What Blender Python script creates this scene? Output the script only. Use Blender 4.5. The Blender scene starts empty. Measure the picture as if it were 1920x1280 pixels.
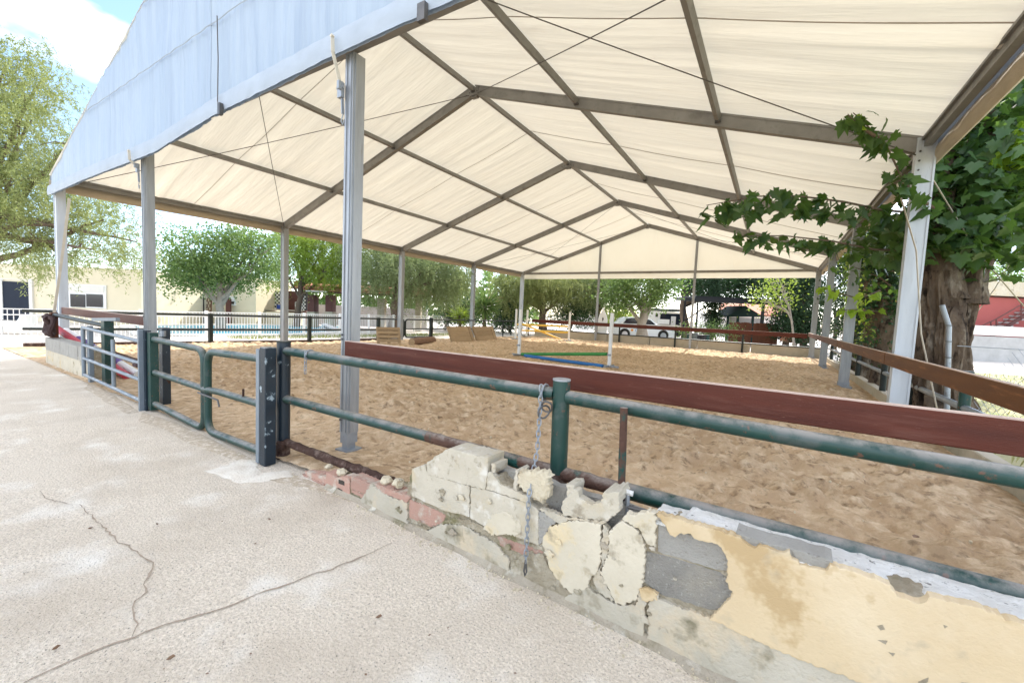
import bpy, bmesh, math, random
import numpy as np
from mathutils import Vector, Matrix, noise as mnoise

S = bpy.context.scene
COL = S.collection
R_ = random.Random(7)
NR = np.random.default_rng(11)

# ------------------------------------------------------------------ camera, light, exposure
CAM = (5.989, -2.623, 1.452)
YAW, PITCH, ROLL, FPX = -0.556, -0.070, 0.045, 783.28       # focal length in pixels of a 1920 wide frame
def cam_axes():
    cy, sy, cp, sp = math.cos(YAW), math.sin(YAW), math.cos(PITCH), math.sin(PITCH)
    f = Vector((sy*cp, cy*cp, sp)); r = Vector((cy, -sy, 0)); u = r.cross(f)
    return math.cos(ROLL)*r + math.sin(ROLL)*u, -math.sin(ROLL)*r + math.cos(ROLL)*u, f
CR, CU, CF = cam_axes()
cd = bpy.data.cameras.new('camera'); cam = bpy.data.objects.new('camera', cd); COL.objects.link(cam)
m = Matrix.Identity(4)
for i in range(3):
    m[i][0], m[i][1], m[i][2], m[i][3] = CR[i], CU[i], -CF[i], CAM[i]
cam.matrix_world = m
cd.sensor_width = 36; cd.lens = FPX/1920*36; cd.clip_start = .05; cd.clip_end = 3000
S.camera = cam

SUN_EL, SUN_AZ = math.radians(41), math.radians(-5)          # azimuth measured from +y towards +x
sun_dir = Vector((math.sin(SUN_AZ)*math.cos(SUN_EL), math.cos(SUN_AZ)*math.cos(SUN_EL), math.sin(SUN_EL)))
sl = bpy.data.lights.new('sun', 'SUN'); sl.energy = 2.0; sl.angle = math.radians(.6); sl.color = (1, .95, .86)
so = bpy.data.objects.new('sun', sl); COL.objects.link(so)
so.rotation_euler = sun_dir.to_track_quat('Z', 'Y').to_euler(); so.location = (0, 30, 40)

W = bpy.data.worlds.new('World'); S.world = W; W.use_nodes = True
wn, wl = W.node_tree.nodes, W.node_tree.links
bg = wn['Background']; bg.inputs[1].default_value = .110
sky = wn.new('ShaderNodeTexSky'); sky.sky_type = 'NISHITA'; sky.sun_disc = False
sky.sun_elevation = SUN_EL; sky.sun_rotation = SUN_AZ; sky.air_density = .8; sky.dust_density = .6; sky.ozone_density = 2.0
tc = wn.new('ShaderNodeTexCoord'); mp = wn.new('ShaderNodeMapping'); mp.inputs['Scale'].default_value = (1, 1, 2.2); mp.inputs['Location'].default_value = (1.68, .42, .9)
nz = wn.new('ShaderNodeTexNoise'); nz.inputs['Scale'].default_value = 2.1; nz.inputs['Detail'].default_value = 7; nz.inputs['Roughness'].default_value = .5
rmp = wn.new('ShaderNodeValToRGB'); rmp.color_ramp.elements[0].position = .43; rmp.color_ramp.elements[1].position = .76
mx = wn.new('ShaderNodeMix'); mx.data_type = 'RGBA'
mx.inputs[7].default_value = (16., 15.8, 15.4, 1)
wl.new(tc.outputs['Generated'], mp.inputs[0]); wl.new(mp.outputs[0], nz.inputs['Vector']); wl.new(nz.outputs[0], rmp.inputs[0])
wl.new(rmp.outputs[0], mx.inputs[0]); wl.new(sky.outputs[0], mx.inputs[6]); wl.new(mx.outputs[2], bg.inputs[0])

S.view_settings.view_transform = 'Standard'; S.view_settings.look = 'None'
S.view_settings.exposure = 2.04; S.view_settings.gamma = 1; S.view_settings.use_curve_mapping = False
S.render.engine = 'CYCLES'
S.cycles.use_denoising = True
S.cycles.max_bounces = 7; S.cycles.diffuse_bounces = 4; S.cycles.transmission_bounces = 5; S.cycles.transparent_max_bounces = 8
S.cycles.sample_clamp_indirect = 6

# ------------------------------------------------------------------ survey: photograph pixel -> point on a known plane
def PX(u, v, x=None, y=None, z=None, d=None):
    D = CF + CR*((u-960)/FPX) + CU*((640-v)/FPX); o = Vector(CAM)
    if x is not None: t = (x-o.x)/D.x
    elif y is not None: t = (y-o.y)/D.y
    elif z is not None: t = (z-o.z)/D.z
    else: t = d
    return o + D*t
FH = Vector((math.sin(YAW), math.cos(YAW), 0)); RH = Vector((math.cos(YAW), -math.sin(YAW), 0))
def ground(u, d, z=0.):
    p = PX(u, 590, d=d); return Vector((p.x, p.y, z))

# ------------------------------------------------------------------ materials
MATS = {}
def lin(c): return tuple(c)+(1,) if len(c) == 3 else c
def M(name, c1, c2=None, scale=6., rough=.8, bump=0., bscale=None, metal=0., stretch=(1,1,1), c3=None, s3=2., r3=(.5,.6),
      dust=None, dustk=.5, spec=.3, transl=None, detail=6, tone=False, wave=None, rnd=0., c5=None, s5=1., r5=(.5,.6), c4=None, s4=20., r4=(.6,.65)):
    """colour 1/2 mixed by noise; c3, c4: patches with their own shape; dust settles on faces that look up"""
    mt = bpy.data.materials.new(name); mt.use_nodes = True; MATS[name] = mt
    n, l = mt.node_tree.nodes, mt.node_tree.links
    b = n['Principled BSDF']; b.inputs['Roughness'].default_value = rough; b.inputs['Metallic'].default_value = metal
    b.inputs['Specular IOR Level'].default_value = spec
    co = n.new('ShaderNodeNewGeometry'); mpn = n.new('ShaderNodeMapping'); mpn.inputs['Scale'].default_value = stretch
    l.new(co.outputs['Position'], mpn.inputs[0]); vec = mpn.outputs[0]
    def nzn(sc, det=detail, ro=.6, v=vec):
        t = n.new('ShaderNodeTexNoise'); t.inputs['Scale'].default_value = sc; t.inputs['Detail'].default_value = det
        t.inputs['Roughness'].default_value = ro; l.new(v, t.inputs['Vector']); return t.outputs[0]
    def mix(f, a, c):
        k = n.new('ShaderNodeMix'); k.data_type = 'RGBA'
        if hasattr(f, 'links'): l.new(f, k.inputs[0])
        else: k.inputs[0].default_value = f
        for s_, q in ((6, a), (7, c)):
            if hasattr(q, 'links'): l.new(q, k.inputs[s_])
            else: k.inputs[s_].default_value = lin(q)
        return k.outputs[2]
    def rng(x, a, c):
        k = n.new('ShaderNodeMapRange'); k.inputs[1].default_value = a; k.inputs[2].default_value = c; l.new(x, k.inputs[0]); return k.outputs[0]
    col = c1
    if tone:
        at = n.new('ShaderNodeAttribute'); at.attribute_name = 'tone'; col = mix(at.outputs['Fac'], c1, c2 or c1)
    elif c2: col = mix(rng(nzn(scale), .3, .7), c1, c2)
    if c5: col = mix(rng(nzn(s5, 6, .6), *r5), col, c5)
    if c3: col = mix(rng(nzn(s3, 5, .65), *r3), col, c3)
    if c4: col = mix(rng(nzn(s4, 4, .6), *r4), col, c4)
    if rnd:
        oi = n.new('ShaderNodeObjectInfo'); hs = n.new('ShaderNodeHueSaturation')
        k = n.new('ShaderNodeMapRange'); k.inputs[3].default_value = 1-rnd; k.inputs[4].default_value = 1+rnd
        l.new(oi.outputs['Random'], k.inputs[0]); l.new(k.outputs[0], hs.inputs['Value'])
        if hasattr(col, 'links'): l.new(col, hs.inputs['Color'])
        else: hs.inputs['Color'].default_value = lin(col)
        col = hs.outputs[0]
    if dust:
        sx = n.new('ShaderNodeSeparateXYZ'); l.new(co.outputs['Normal'], sx.inputs[0])
        ad = n.new('ShaderNodeMath'); ad.operation = 'MULTIPLY'
        l.new(rng(sx.outputs[2], .25, .95), ad.inputs[0]); l.new(rng(nzn(9, 5, .7), .62-dustk*.5, .75-dustk*.3), ad.inputs[1])
        col = mix(ad.outputs[0], col, dust)
    if hasattr(col, 'links'): l.new(col, b.inputs['Base Color'])
    else: b.inputs['Base Color'].default_value = lin(col)
    BN = None
    if bump:
        h = nzn(bscale or scale*3, 7, .65)
        if wave:
            wv = n.new('ShaderNodeTexNoise'); wm = n.new('ShaderNodeMapping'); wm.inputs['Scale'].default_value = wave
            l.new(co.outputs['Position'], wm.inputs[0]); l.new(wm.outputs[0], wv.inputs['Vector']); wv.inputs['Scale'].default_value = 1; wv.inputs['Detail'].default_value = 4
            h = wv.outputs[0]
        bp = n.new('ShaderNodeBump'); bp.inputs['Strength'].default_value = min(1, bump*2); bp.inputs['Distance'].default_value = .04*bump
        l.new(h, bp.inputs['Height']); l.new(bp.outputs[0], b.inputs['Normal']); BN = bp
    if transl:
        out = n['Material Output']; tr = n.new('ShaderNodeBsdfTranslucent'); ms = n.new('ShaderNodeMixShader')
        ms.inputs[0].default_value = transl[0]
        tcx = mix(1.0, col, transl[1]) if transl[1] is not None else col
        if transl[1] is not None and len(transl) > 2: tcx = mix(transl[2], col, transl[1])
        if hasattr(tcx, 'links'): l.new(tcx, tr.inputs[0])
        else: tr.inputs[0].default_value = lin(tcx)
        if BN: l.new(BN.outputs[0], tr.inputs['Normal'])
        l.new(b.outputs[0], ms.inputs[1]); l.new(tr.outputs[0], ms.inputs[2]); l.new(ms.outputs[0], out.inputs[0])
    return mt

M('concrete', (.91,.80,.65), (.57,.475,.36), 75, .9, .5, 80, c3=(.60,.50,.38), s3=.85, r3=(.47,.72), c5=(.93,.87,.765), s5=1.9, r5=(.54,.74), c4=(.20,.16,.12), s4=105, r4=(.60,.70), detail=10)
M('crack_soil', (.42,.335,.25), (.33,.255,.185), 30, .95, .3, 80)
M('sand', (.68,.49,.305), (.43,.285,.16), .45, .95, .7, 45, c3=(.76,.59,.395), s3=8, r3=(.46,.68), c4=(.25,.16,.088), s4=11, r4=(.54,.72), detail=10)
M('earth', (.42,.35,.26), (.33,.27,.19), 1.2, .95, .4, 20)
M('deck', (.66,.60,.53), (.58,.52,.45), 2, .85, .2, 40)
M('straw', (.46,.40,.24), (.34,.34,.16), .8, .95, .5, 30, c3=(.22,.27,.09), s3=.9, r3=(.5,.65))
M('grass_blade', (.42,.36,.18), (.18,.24,.06), 3, .8, tone=True)
M('water', (.10,.37,.50), (.14,.44,.57), 3, .25, .15, 6, spec=.12)
M('fabric_roof', (.70,.68,.62), (.66,.635,.57), 1.3, .6, .8, wave=(.8,6,.8), stretch=(.3,1,.3), c3=(.62,.57,.475), s3=2.2, r3=(.5,.95), transl=(.185, (.90,.82,.63), .75), c4=(.52,.46,.37), s4=1.6, r4=(.66,.82))
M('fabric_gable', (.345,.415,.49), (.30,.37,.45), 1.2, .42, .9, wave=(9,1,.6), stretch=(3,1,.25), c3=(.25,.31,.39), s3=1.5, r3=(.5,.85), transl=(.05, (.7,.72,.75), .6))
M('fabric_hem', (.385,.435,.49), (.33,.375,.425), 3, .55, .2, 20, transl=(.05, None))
M('valance', (.55,.47,.35), (.46,.385,.28), 3, .6, .3, 18, stretch=(1,1,4), transl=(.2, None))
M('seam', (.36,.31,.25), None, rough=.7)
M('aluminium', (.36,.37,.38), (.27,.28,.29), 4, .42, .1, 30, metal=.55, stretch=(4,4,.5), c3=(.26,.25,.23), s3=6, r3=(.58,.74), spec=.5)
M('alu_frame', (.275,.265,.245), (.215,.205,.19), 3, .5, .1, 30, metal=.35, c3=(.165,.155,.14), s3=5, r3=(.55,.75))
M('white_alu', (.53,.565,.60), (.44,.47,.50), 3, .5, .1, 25, stretch=(3,3,.4), c3=(.30,.29,.27), s3=9, r3=(.64,.74))
M('steel_dark', (.09,.09,.09), (.16,.15,.14), 8, .5, .1, 30, metal=.6)
M('cable', (.10,.09,.08), None, rough=.6)
M('galv', (.34,.36,.38), (.25,.27,.29), 9, .42, .1, 40, metal=.5, c3=(.20,.19,.175), s3=8, r3=(.6,.72))
M('silver_paint', (.235,.265,.29), (.18,.21,.235), 6, .45, .1, 40, metal=.25, c3=(.24,.16,.11), s3=14, r3=(.66,.72), dust=(.60,.58,.54), dustk=.3)
M('green_paint', (.002,.030,.023), (.004,.042,.033), 5, .42, .15, 40, c3=(.04,.06,.054), s3=9, r3=(.54,.68), c4=(.10,.05,.03), s4=17, r4=(.62,.67), dust=(.27,.245,.215), dustk=.62, spec=.5)
M('green_rust', (.075,.038,.026), (.12,.062,.042), 14, .8, .5, 50, c3=(.012,.07,.057), s3=5, r3=(.54,.60), dust=(.36,.30,.25), dustk=.5)
M('rust', (.05,.024,.017), (.095,.052,.037), 16, .85, .6, 50, c3=(.21,.15,.12), s3=9, r3=(.55,.7))
M('navy_paint', (.005,.012,.020), (.009,.022,.034), 6, .4, .15, 40, c3=(.30,.36,.38), s3=12, r3=(.62,.68), dust=(.4,.4,.38), dustk=.4, spec=.5)
M('dark_green_paint', (.012,.018,.016), (.022,.028,.025), 6, .5, .1, 30, dust=(.14,.135,.12), dustk=.4)
M('board_red', (.098,.019,.007), (.062,.012,.005), 2.2, .5, .15, 40, stretch=(.6,1,6), c3=(.125,.042,.026), s3=3.5, r3=(.54,.75), dust=(.62,.47,.38), dustk=.9, c4=(.2,.1,.07), s4=26, r4=(.68,.74))
M('board_orange', (.13,.043,.010), (.085,.024,.007), 2.5, .5, .15, 40, stretch=(6,.6,6), c3=(.34,.14,.05), s3=3.5, r3=(.56,.75), dust=(.6,.45,.34), dustk=.8)
M('block', (.555,.495,.39), (.45,.40,.305), 5, .95, .35, 70, c3=(.53,.44,.30), s3=5, r3=(.52,.68), c4=(.33,.28,.205), s4=14, r4=(.58,.70), c5=(.64,.60,.52), s5=9, r5=(.55,.68))
M('block_dark', (.335,.315,.275), (.275,.255,.22), 8, .95, .5, 110, c4=(.46,.43,.37), s4=60, r4=(.60,.7), c3=(.40,.36,.29), s3=5, r3=(.5,.7))
M('block_mid', (.46,.435,.385), (.38,.355,.31), 7, .95, .5, 100, c4=(.26,.235,.2), s4=22, r4=(.63,.72))
M('plaster_yellow', (.60,.475,.30), (.525,.40,.24), 1.6, .9, .25, 40, c5=(.65,.545,.385), s5=1.3, r5=(.5,.7), c3=(.44,.315,.165), s3=2.7, r3=(.555,.62), c4=(.40,.335,.235), s4=5, r4=(.57,.72), detail=9)
M('plaster_pale', (.585,.52,.40), (.48,.42,.31), 4, .92, .28, 30, c3=(.60,.49,.31), s3=4, r3=(.53,.62), c4=(.28,.235,.165), s4=8, r4=(.57,.72), detail=9)
M('plaster_cement', (.52,.47,.375), (.40,.355,.27), 3, .93, .4, 40, c3=(.55,.45,.31), s3=3.5, r3=(.50,.66), c4=(.23,.20,.13), s4=6, r4=(.58,.72), detail=9)
M('core_mud', (.44,.38,.28), (.32,.265,.175), 7, .95, .8, 40, c3=(.23,.205,.105), s3=5, r3=(.54,.64), c4=(.54,.48,.37), s4=12, r4=(.52,.66))
M('toe_dirt', (.46,.40,.31), (.33,.27,.19), 4, .95, .6, 40, c3=(.17,.15,.075), s3=4, r3=(.52,.62), c4=(.62,.56,.46), s4=8, r4=(.55,.68))
M('mortar_white', (.93,.91,.86), (.80,.77,.70), 9, .95, .7, 60, c4=(.26,.24,.21), s4=34, r4=(.62,.68))
M('brick', (.47,.285,.22), (.40,.235,.175), 8, .9, .4, 60, c3=(.50,.43,.345), s3=8, r3=(.50,.64), rnd=.12)
M('foam', (.74,.65,.48), (.62,.52,.36), 18, .9, .9, 30)
M('house_cream', (.74,.66,.49), (.68,.6,.43), .8, .9, .1, 20)
M('house_white', (.74,.72,.66), (.68,.65,.6), .8, .9, .1, 20)
M('wall_tan', (.48,.42,.33), (.4,.35,.26), .9, .9, .2, 20, c3=(.33,.30,.22), s3=1.5, r3=(.52,.7))
M('wall_red', (.42,.115,.10), (.36,.095,.085), .7, .9, .1, 10)
M('maroon', (.13,.055,.045), (.10,.04,.035), 3, .7)
M('glass_dark', (.015,.02,.03), None, rough=.08, spec=.6)
M('navy_curtain', (.004,.009,.022), (.006,.013,.03), 3, .6, stretch=(8,8,.2))
M('white_paint', (.80,.80,.78), (.72,.72,.69), 5, .5, .05, 20, c3=(.55,.52,.46), s3=9, r3=(.66,.74))
M('white_plastic', (.82,.82,.80), None, rough=.4)
M('tile_black', (.02,.02,.022), None, rough=.3)
M('tile_white', (.78,.78,.76), None, rough=.3)
M('roof_tile', (.46,.20,.12), (.36,.14,.085), 3, .85, .2, 10, rnd=.12)
M('wood_pallet', (.42,.30,.18), (.33,.23,.13), 5, .85, .3, 40, stretch=(1,1,7), rnd=.14)
M('wood_brown', (.16,.06,.03), (.11,.04,.02), 3, .75, .2, 20, rnd=.2)
M('log_bark', (.28,.17,.11), (.2,.115,.07), 12, .9, .6, 20)
M('pole_yellow', (.72,.47,.06), (.66,.42,.08), 4, .5)
M('pole_green', (.05,.26,.06), (.04,.2,.05), 4, .5)
M('pole_blue', (.03,.16,.40), (.03,.13,.34), 4, .5)
M('pole_red', (.48,.05,.07), (.42,.045,.06), 4, .5)
M('pole_purple', (.10,.045,.24), None, rough=.5)
M('leather', (.035,.018,.016), (.06,.03,.027), 9, .75, .3, 30)
M('strap', (.62,.57,.47), (.52,.47,.38), 8, .8)
M('bark_big', (.16,.115,.078), (.075,.05,.034), 7, .95, 1.3, 16, stretch=(1,1,.5), c3=(.27,.225,.175), s3=4, r3=(.55,.68), c4=(.03,.02,.014), s4=7, r4=(.58,.66))
M('bark', (.18,.13,.095), (.11,.08,.058), 6, .95, .7, 15, stretch=(1,1,.4))
M('bark_pale', (.36,.32,.27), (.26,.22,.18), 5, .9, .4, 15)
M('leaf_plane', (.012,.042,.016), (.055,.115,.028), rough=.42, tone=True, transl=(.3, (.18,.32,.04), .8), spec=.4)
M('leaf_plane_young', (.20,.36,.03), (.30,.44,.05), rough=.5, tone=True, transl=(.45, (.45,.6,.06), .7))
M('leaf_pepper', (.13,.17,.045), (.33,.36,.15), rough=.6, tone=True, transl=(.35, (.40,.45,.14), .6))
M('leaf_pepper_grey', (.12,.165,.065), (.30,.35,.17), rough=.6, tone=True, transl=(.35, (.34,.42,.14), .6))
M('leaf_green', (.065,.125,.032), (.20,.275,.095), rough=.5, tone=True, transl=(.32, (.24,.40,.08), .6))
M('leaf_yellow', (.16,.25,.03), (.27,.36,.06), rough=.5, tone=True, transl=(.35, (.4,.5,.06), .6))
M('leaf_dark', (.020,.052,.022), (.045,.095,.035), rough=.5, tone=True, transl=(.2, (.08,.18,.03), .6))
M('leaf_cypress', (.018,.042,.018), (.036,.075,.028), rough=.6, tone=True, transl=(.12, (.06,.12,.03), .6))
M('leaf_dry', (.24,.15,.09), (.16,.09,.055), 9, .8)
M('car_white', (.80,.81,.82), None, rough=.25, spec=.5)
M('tyre', (.02,.02,.02), None, rough=.8)
M('rim', (.5,.5,.52), None, rough=.3, metal=.8)
M('orange_mark', (.75,.28,.03), None, rough=.5)
M('blue_mark', (.10,.25,.55), None, rough=.5)
M('lamp_glass', (.6,.65,.7), None, rough=.1, spec=.6)
M('blue_tarp', (.02,.06,.30), None, rough=.6)
M('pit', (.06,.05,.04), None, rough=1)
M('lead_roof', (.11,.12,.115), (.08,.09,.085), 3, .7)
M('shed_green', (.016,.05,.042), (.012,.035,.03), 3, .6)
M('black_metal', (.018,.018,.02), None, rough=.55)
M('stone_grey', (.46,.45,.43), (.36,.35,.33), 2, .9, .3, 20)
M('lounger', (.6,.6,.6), None, rough=.7)
mat = MATS

# ------------------------------------------------------------------ building blocks
ORG = {}
def thing(name, label, cat, loc, group=None):
    o = bpy.data.objects.new(name, None); o.empty_display_size = .1; COL.objects.link(o); o.location = loc
    ORG[o.name] = Vector(loc); o['label'] = label; o['category'] = cat
    if group: o['group'] = group
    return o
def tag(o, label, cat, group=None):
    o['label'] = label; o['category'] = cat
    if group: o['group'] = group
    return o
class MB:
    def __init__(s): s.v = []; s.f = []; s.n = 0
    def add(s, vs, fs):
        k = len(s.v); s.v += [tuple(q) for q in vs]; s.f += [tuple(i+k for i in f) for f in fs]; return s
    def box(s, c, d, ax=None):
        """c centre, d full size, ax optional (x,y,z) axes"""
        ax = ax or (Vector((1,0,0)), Vector((0,1,0)), Vector((0,0,1))); c = Vector(c); vs = []
        for i in (-.5,.5):
            for j in (-.5,.5):
                for k in (-.5,.5): vs.append(c + ax[0]*d[0]*i + ax[1]*d[1]*j + ax[2]*d[2]*k)
        return s.add(vs, [(0,1,3,2),(4,6,7,5),(0,4,5,1),(2,3,7,6),(0,2,6,4),(1,5,7,3)])
    def bar(s, a, b, w, h, up=(0,0,1)):
        a, b = Vector(a), Vector(b); x = (b-a); L = x.length; x.normalize(); y = Vector(up).cross(x)
        if y.length < 1e-4: y = Vector((0,1,0)).cross(x)
        y.normalize(); z = x.cross(y)
        return s.box((a+b)/2, (L, w, h), (x, y, z))
    def tube(s, pts, r, n=10, cap=True):
        pts = [Vector(p) for p in pts]; rs = r if isinstance(r, (list, tuple)) else [r]*len(pts)
        rings = []; prev = None
        for i, p in enumerate(pts):
            t = (pts[min(i+1, len(pts)-1)] - pts[max(i-1, 0)])
            if t.length < 1e-9: t = Vector((0,0,1))
            t.normalize()
            if prev is None:
                a = Vector((0,0,1)) if abs(t.z) < .9 else Vector((1,0,0)); u = a.cross(t).normalized()
            else:
                u = (prev - t*prev.dot(t)); u = u.normalized() if u.length > 1e-6 else Vector((1,0,0)).cross(t).normalized()
            prev = u; w = t.cross(u)
            rings.append([p + (u*math.cos(2*math.pi*k/n) + w*math.sin(2*math.pi*k/n))*rs[i] for k in range(n)])
        vs = [q for rg in rings for q in rg]; fs = []
        for i in range(len(pts)-1):
            for k in range(n): fs.append((i*n+k, i*n+(k+1) % n, (i+1)*n+(k+1) % n, (i+1)*n+k))
        if cap: fs += [tuple(range(n-1, -1, -1)), tuple((len(pts)-1)*n+k for k in range(n))]
        return s.add(vs, fs)
    def prism(s, poly, frame, depth, chamfer=0.):
        """poly 2D, frame (origin, x, y, n): front at origin plane, extruded along -n"""
        o, x, y, nn = frame; k = len(poly)
        front = [o + x*a + y*b for a, b in poly]
        if chamfer:
            cx = sum(a for a, _ in poly)/k; cy = sum(b for _, b in poly)/k
            inn = []
            for a, b in poly:
                dx, dy = cx-a, cy-b; L = math.hypot(dx, dy) or 1
                inn.append(o + x*(a+dx/L*chamfer) + y*(b+dy/L*chamfer))
            mid = [p - nn*chamfer*.8 for p in front]; back = [p - nn*depth for p in front]
            vs = inn+mid+back
            fs = [tuple(range(k))] + [(i, i+k, (i+1) % k + k, (i+1) % k) for i in range(k)] + [(i+k, i+2*k, (i+1) % k + 2*k, (i+1) % k + k) for i in range(k)] + [tuple(range(3*k-1, 2*k-1, -1))]
        else:
            vs = front + [p - nn*depth for p in front]
            fs = [tuple(range(k))] + [(i, i+k, (i+1) % k + k, (i+1) % k) for i in range(k)] + [tuple(range(2*k-1, k-1, -1))]
        return s.add(vs, fs)
    def grid(s, fn, nu, nv):
        vs = [fn(i/nu, j/nv) for j in range(nv+1) for i in range(nu+1)]
        fs = [(j*(nu+1)+i, j*(nu+1)+i+1, (j+1)*(nu+1)+i+1, (j+1)*(nu+1)+i) for j in range(nv) for i in range(nu)]
        return s.add(vs, fs)
    def mesh(s, name, material, org=Vector((0,0,0)), smooth=False, bevel=0.):
        me = bpy.data.meshes.new(name); me.from_pydata([Vector(q)-org for q in s.v], [], s.f)
        if bevel:
            bm = bmesh.new(); bm.from_mesh(me)
            bmesh.ops.bevel(bm, geom=[e for e in bm.edges if len(e.link_faces) == 2 and e.calc_face_angle(0) > .6], offset=bevel, segments=1, affect='EDGES')
            bm.to_mesh(me); bm.free()
        bm = bmesh.new(); bm.from_mesh(me); bmesh.ops.recalc_face_normals(bm, faces=bm.faces); bm.to_mesh(me); bm.free()
        me.materials.append(mat[material])
        if smooth:
            me.polygons.foreach_set('use_smooth', [True]*len(me.polygons))
            try: me.set_sharp_from_angle(angle=math.radians(42))
            except Exception: pass
        return me
    def build(s, name, material, parent=None, smooth=False, bevel=0., org=None):
        if parent is not None: og = ORG[parent.name]
        else:
            a = np.array([tuple(q) for q in s.v]); og = Vector(org) if org is not None else Vector(((a[:,0].min()+a[:,0].max())/2, (a[:,1].min()+a[:,1].max())/2, a[:,2].min()))
        o = bpy.data.objects.new(name, s.mesh(name, material, og, smooth, bevel)); COL.objects.link(o)
        if parent is not None: o.parent = parent; 
        else: o.location = og
        ORG[o.name] = og
        return o
def inst(name, me, loc, rot, parent, scale=1.):
    """a part that shares its mesh"""
    o = bpy.data.objects.new(name, me); COL.objects.link(o); o.parent = parent
    o.location = Vector(loc)-ORG[parent.name]; o.rotation_euler = rot; o.scale = (scale,)*3 if not hasattr(scale, '__len__') else scale
    ORG[o.name] = ORG[parent.name]
    return o
def np_mesh(name, V, F, material, org, tone=None, smooth=False):
    """V (n,3) world, F (m,k) indices"""
    me = bpy.data.meshes.new(name); V = np.asarray(V, np.float32) - np.array(org, np.float32); F = np.asarray(F, np.int32)
    k = F.shape[1]; me.vertices.add(len(V)); me.vertices.foreach_set('co', V.ravel())
    me.loops.add(F.size); me.loops.foreach_set('vertex_index', F.ravel())
    me.polygons.add(len(F)); me.polygons.foreach_set('loop_start', np.arange(0, F.size, k, dtype=np.int32))
    try: me.polygons.foreach_set('loop_total', np.full(len(F), k, np.int32))
    except Exception: pass
    if smooth: me.polygons.foreach_set('use_smooth', np.ones(len(F), bool))
    if tone is not None:
        at = me.attributes.new('tone', 'FLOAT', 'POINT'); at.data.foreach_set('value', np.asarray(tone, np.float32))
    me.update(calc_edges=True); me.materials.append(mat[material]); return me
def np_obj(name, V, F, material, parent=None, org=None, tone=None, smooth=False):
    og = ORG[parent.name] if parent is not None else Vector(org)
    o = bpy.data.objects.new(name, np_mesh(name, V, F, material, og, tone, smooth)); COL.objects.link(o)
    if parent is not None: o.parent = parent
    else: o.location = og
    ORG[o.name] = og; return o
def structure(o): o['kind'] = 'structure'; return o

def vnoise(x, y, seed=0):
    xi, yi = np.floor(x).astype(np.int64), np.floor(y).astype(np.int64); xf, yf = x-xi, y-yi
    def h(a, b):
        k = (a*374761393 + b*668265263 + seed*1442695041) & 0x7fffffff; k = ((k ^ (k >> 13))*1274126177) & 0x7fffffff
        return ((k ^ (k >> 16)) & 0xffff)/65535.
    u, w = xf*xf*(3-2*xf), yf*yf*(3-2*yf)
    return (h(xi,yi)*(1-u)+h(xi+1,yi)*u)*(1-w) + (h(xi,yi+1)*(1-u)+h(xi+1,yi+1)*u)*w

# ------------------------------------------------------------------ the ground
FENCE_L = [(-10.2,-.2),(-9.14,3.56),(-8.39,6.43),(-8.04,9.54),(-7.6,12.0),(-7.0,17.25),(-6.9,20.1)]      # left edge of the arena
def fence_x(y): return np.interp(y, [p[1] for p in FENCE_L], [p[0] for p in FENCE_L])
def wall_y(x): return -.617-.049*(x-2.97)

structure(np_obj('ground', [(-400,-300,-.09),(400,-300,-.09),(400,600,-.09),(-400,600,-.09)], [(0,1,2,3)], 'earth', org=(0,0,-.09)))
def sheet(name, poly, z, material):
    b = MB(); b.add([(x, y, z) for x, y in poly], [tuple(range(len(poly)))]); return structure(b.build(name, material))
# concrete apron before the arena, gently uneven
xs = np.linspace(-13.5, 11, 260); ys = -.42 - np.linspace(0, 1, 70)**1.8*14
X, Y = np.meshgrid(xs, ys)
Z = .012*(vnoise(X*.5+9, Y*.5, 3)-.5) + .006*(vnoise(X*2.2, Y*2.2, 4)-.5) + .003*(vnoise(X*9, Y*9, 5)-.5)
nu = len(xs); idx = np.arange(len(xs)*len(ys)).reshape(len(ys), nu)
F = np.stack([idx[:-1,:-1], idx[1:,:-1], idx[1:,1:], idx[:-1,1:]], -1).reshape(-1,4)
concrete = structure(np_obj('concrete_pavement', np.stack([X.ravel(), Y.ravel(), Z.ravel()], -1), F, 'concrete', org=(0,-2,0), smooth=True))
def conc_z(x, y):
    x = np.array([x], float); y = np.array([y], float)
    return float((.012*(vnoise(x*.5+9, y*.5, 3)-.5) + .006*(vnoise(x*2.2, y*2.2, 4)-.5) + .003*(vnoise(x*9, y*9, 5)-.5))[0])
sheet('pool_deck', [(-90,-.42),(-13.5,-.42),(-10.4,-.42)] + [(x-.12, y) for x, y in FENCE_L[1:]] + [(-6.9,60),(-90,60)], -.012, 'deck')
sheet('yard', [(-6.9,20.2),(60,20.2),(60,120),(-6.9,120)], -.03, 'deck')
sheet('field', [(7.95,-14),(80,-14),(80,20.2),(7.95,20.2)], -.03, 'straw')
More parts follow.
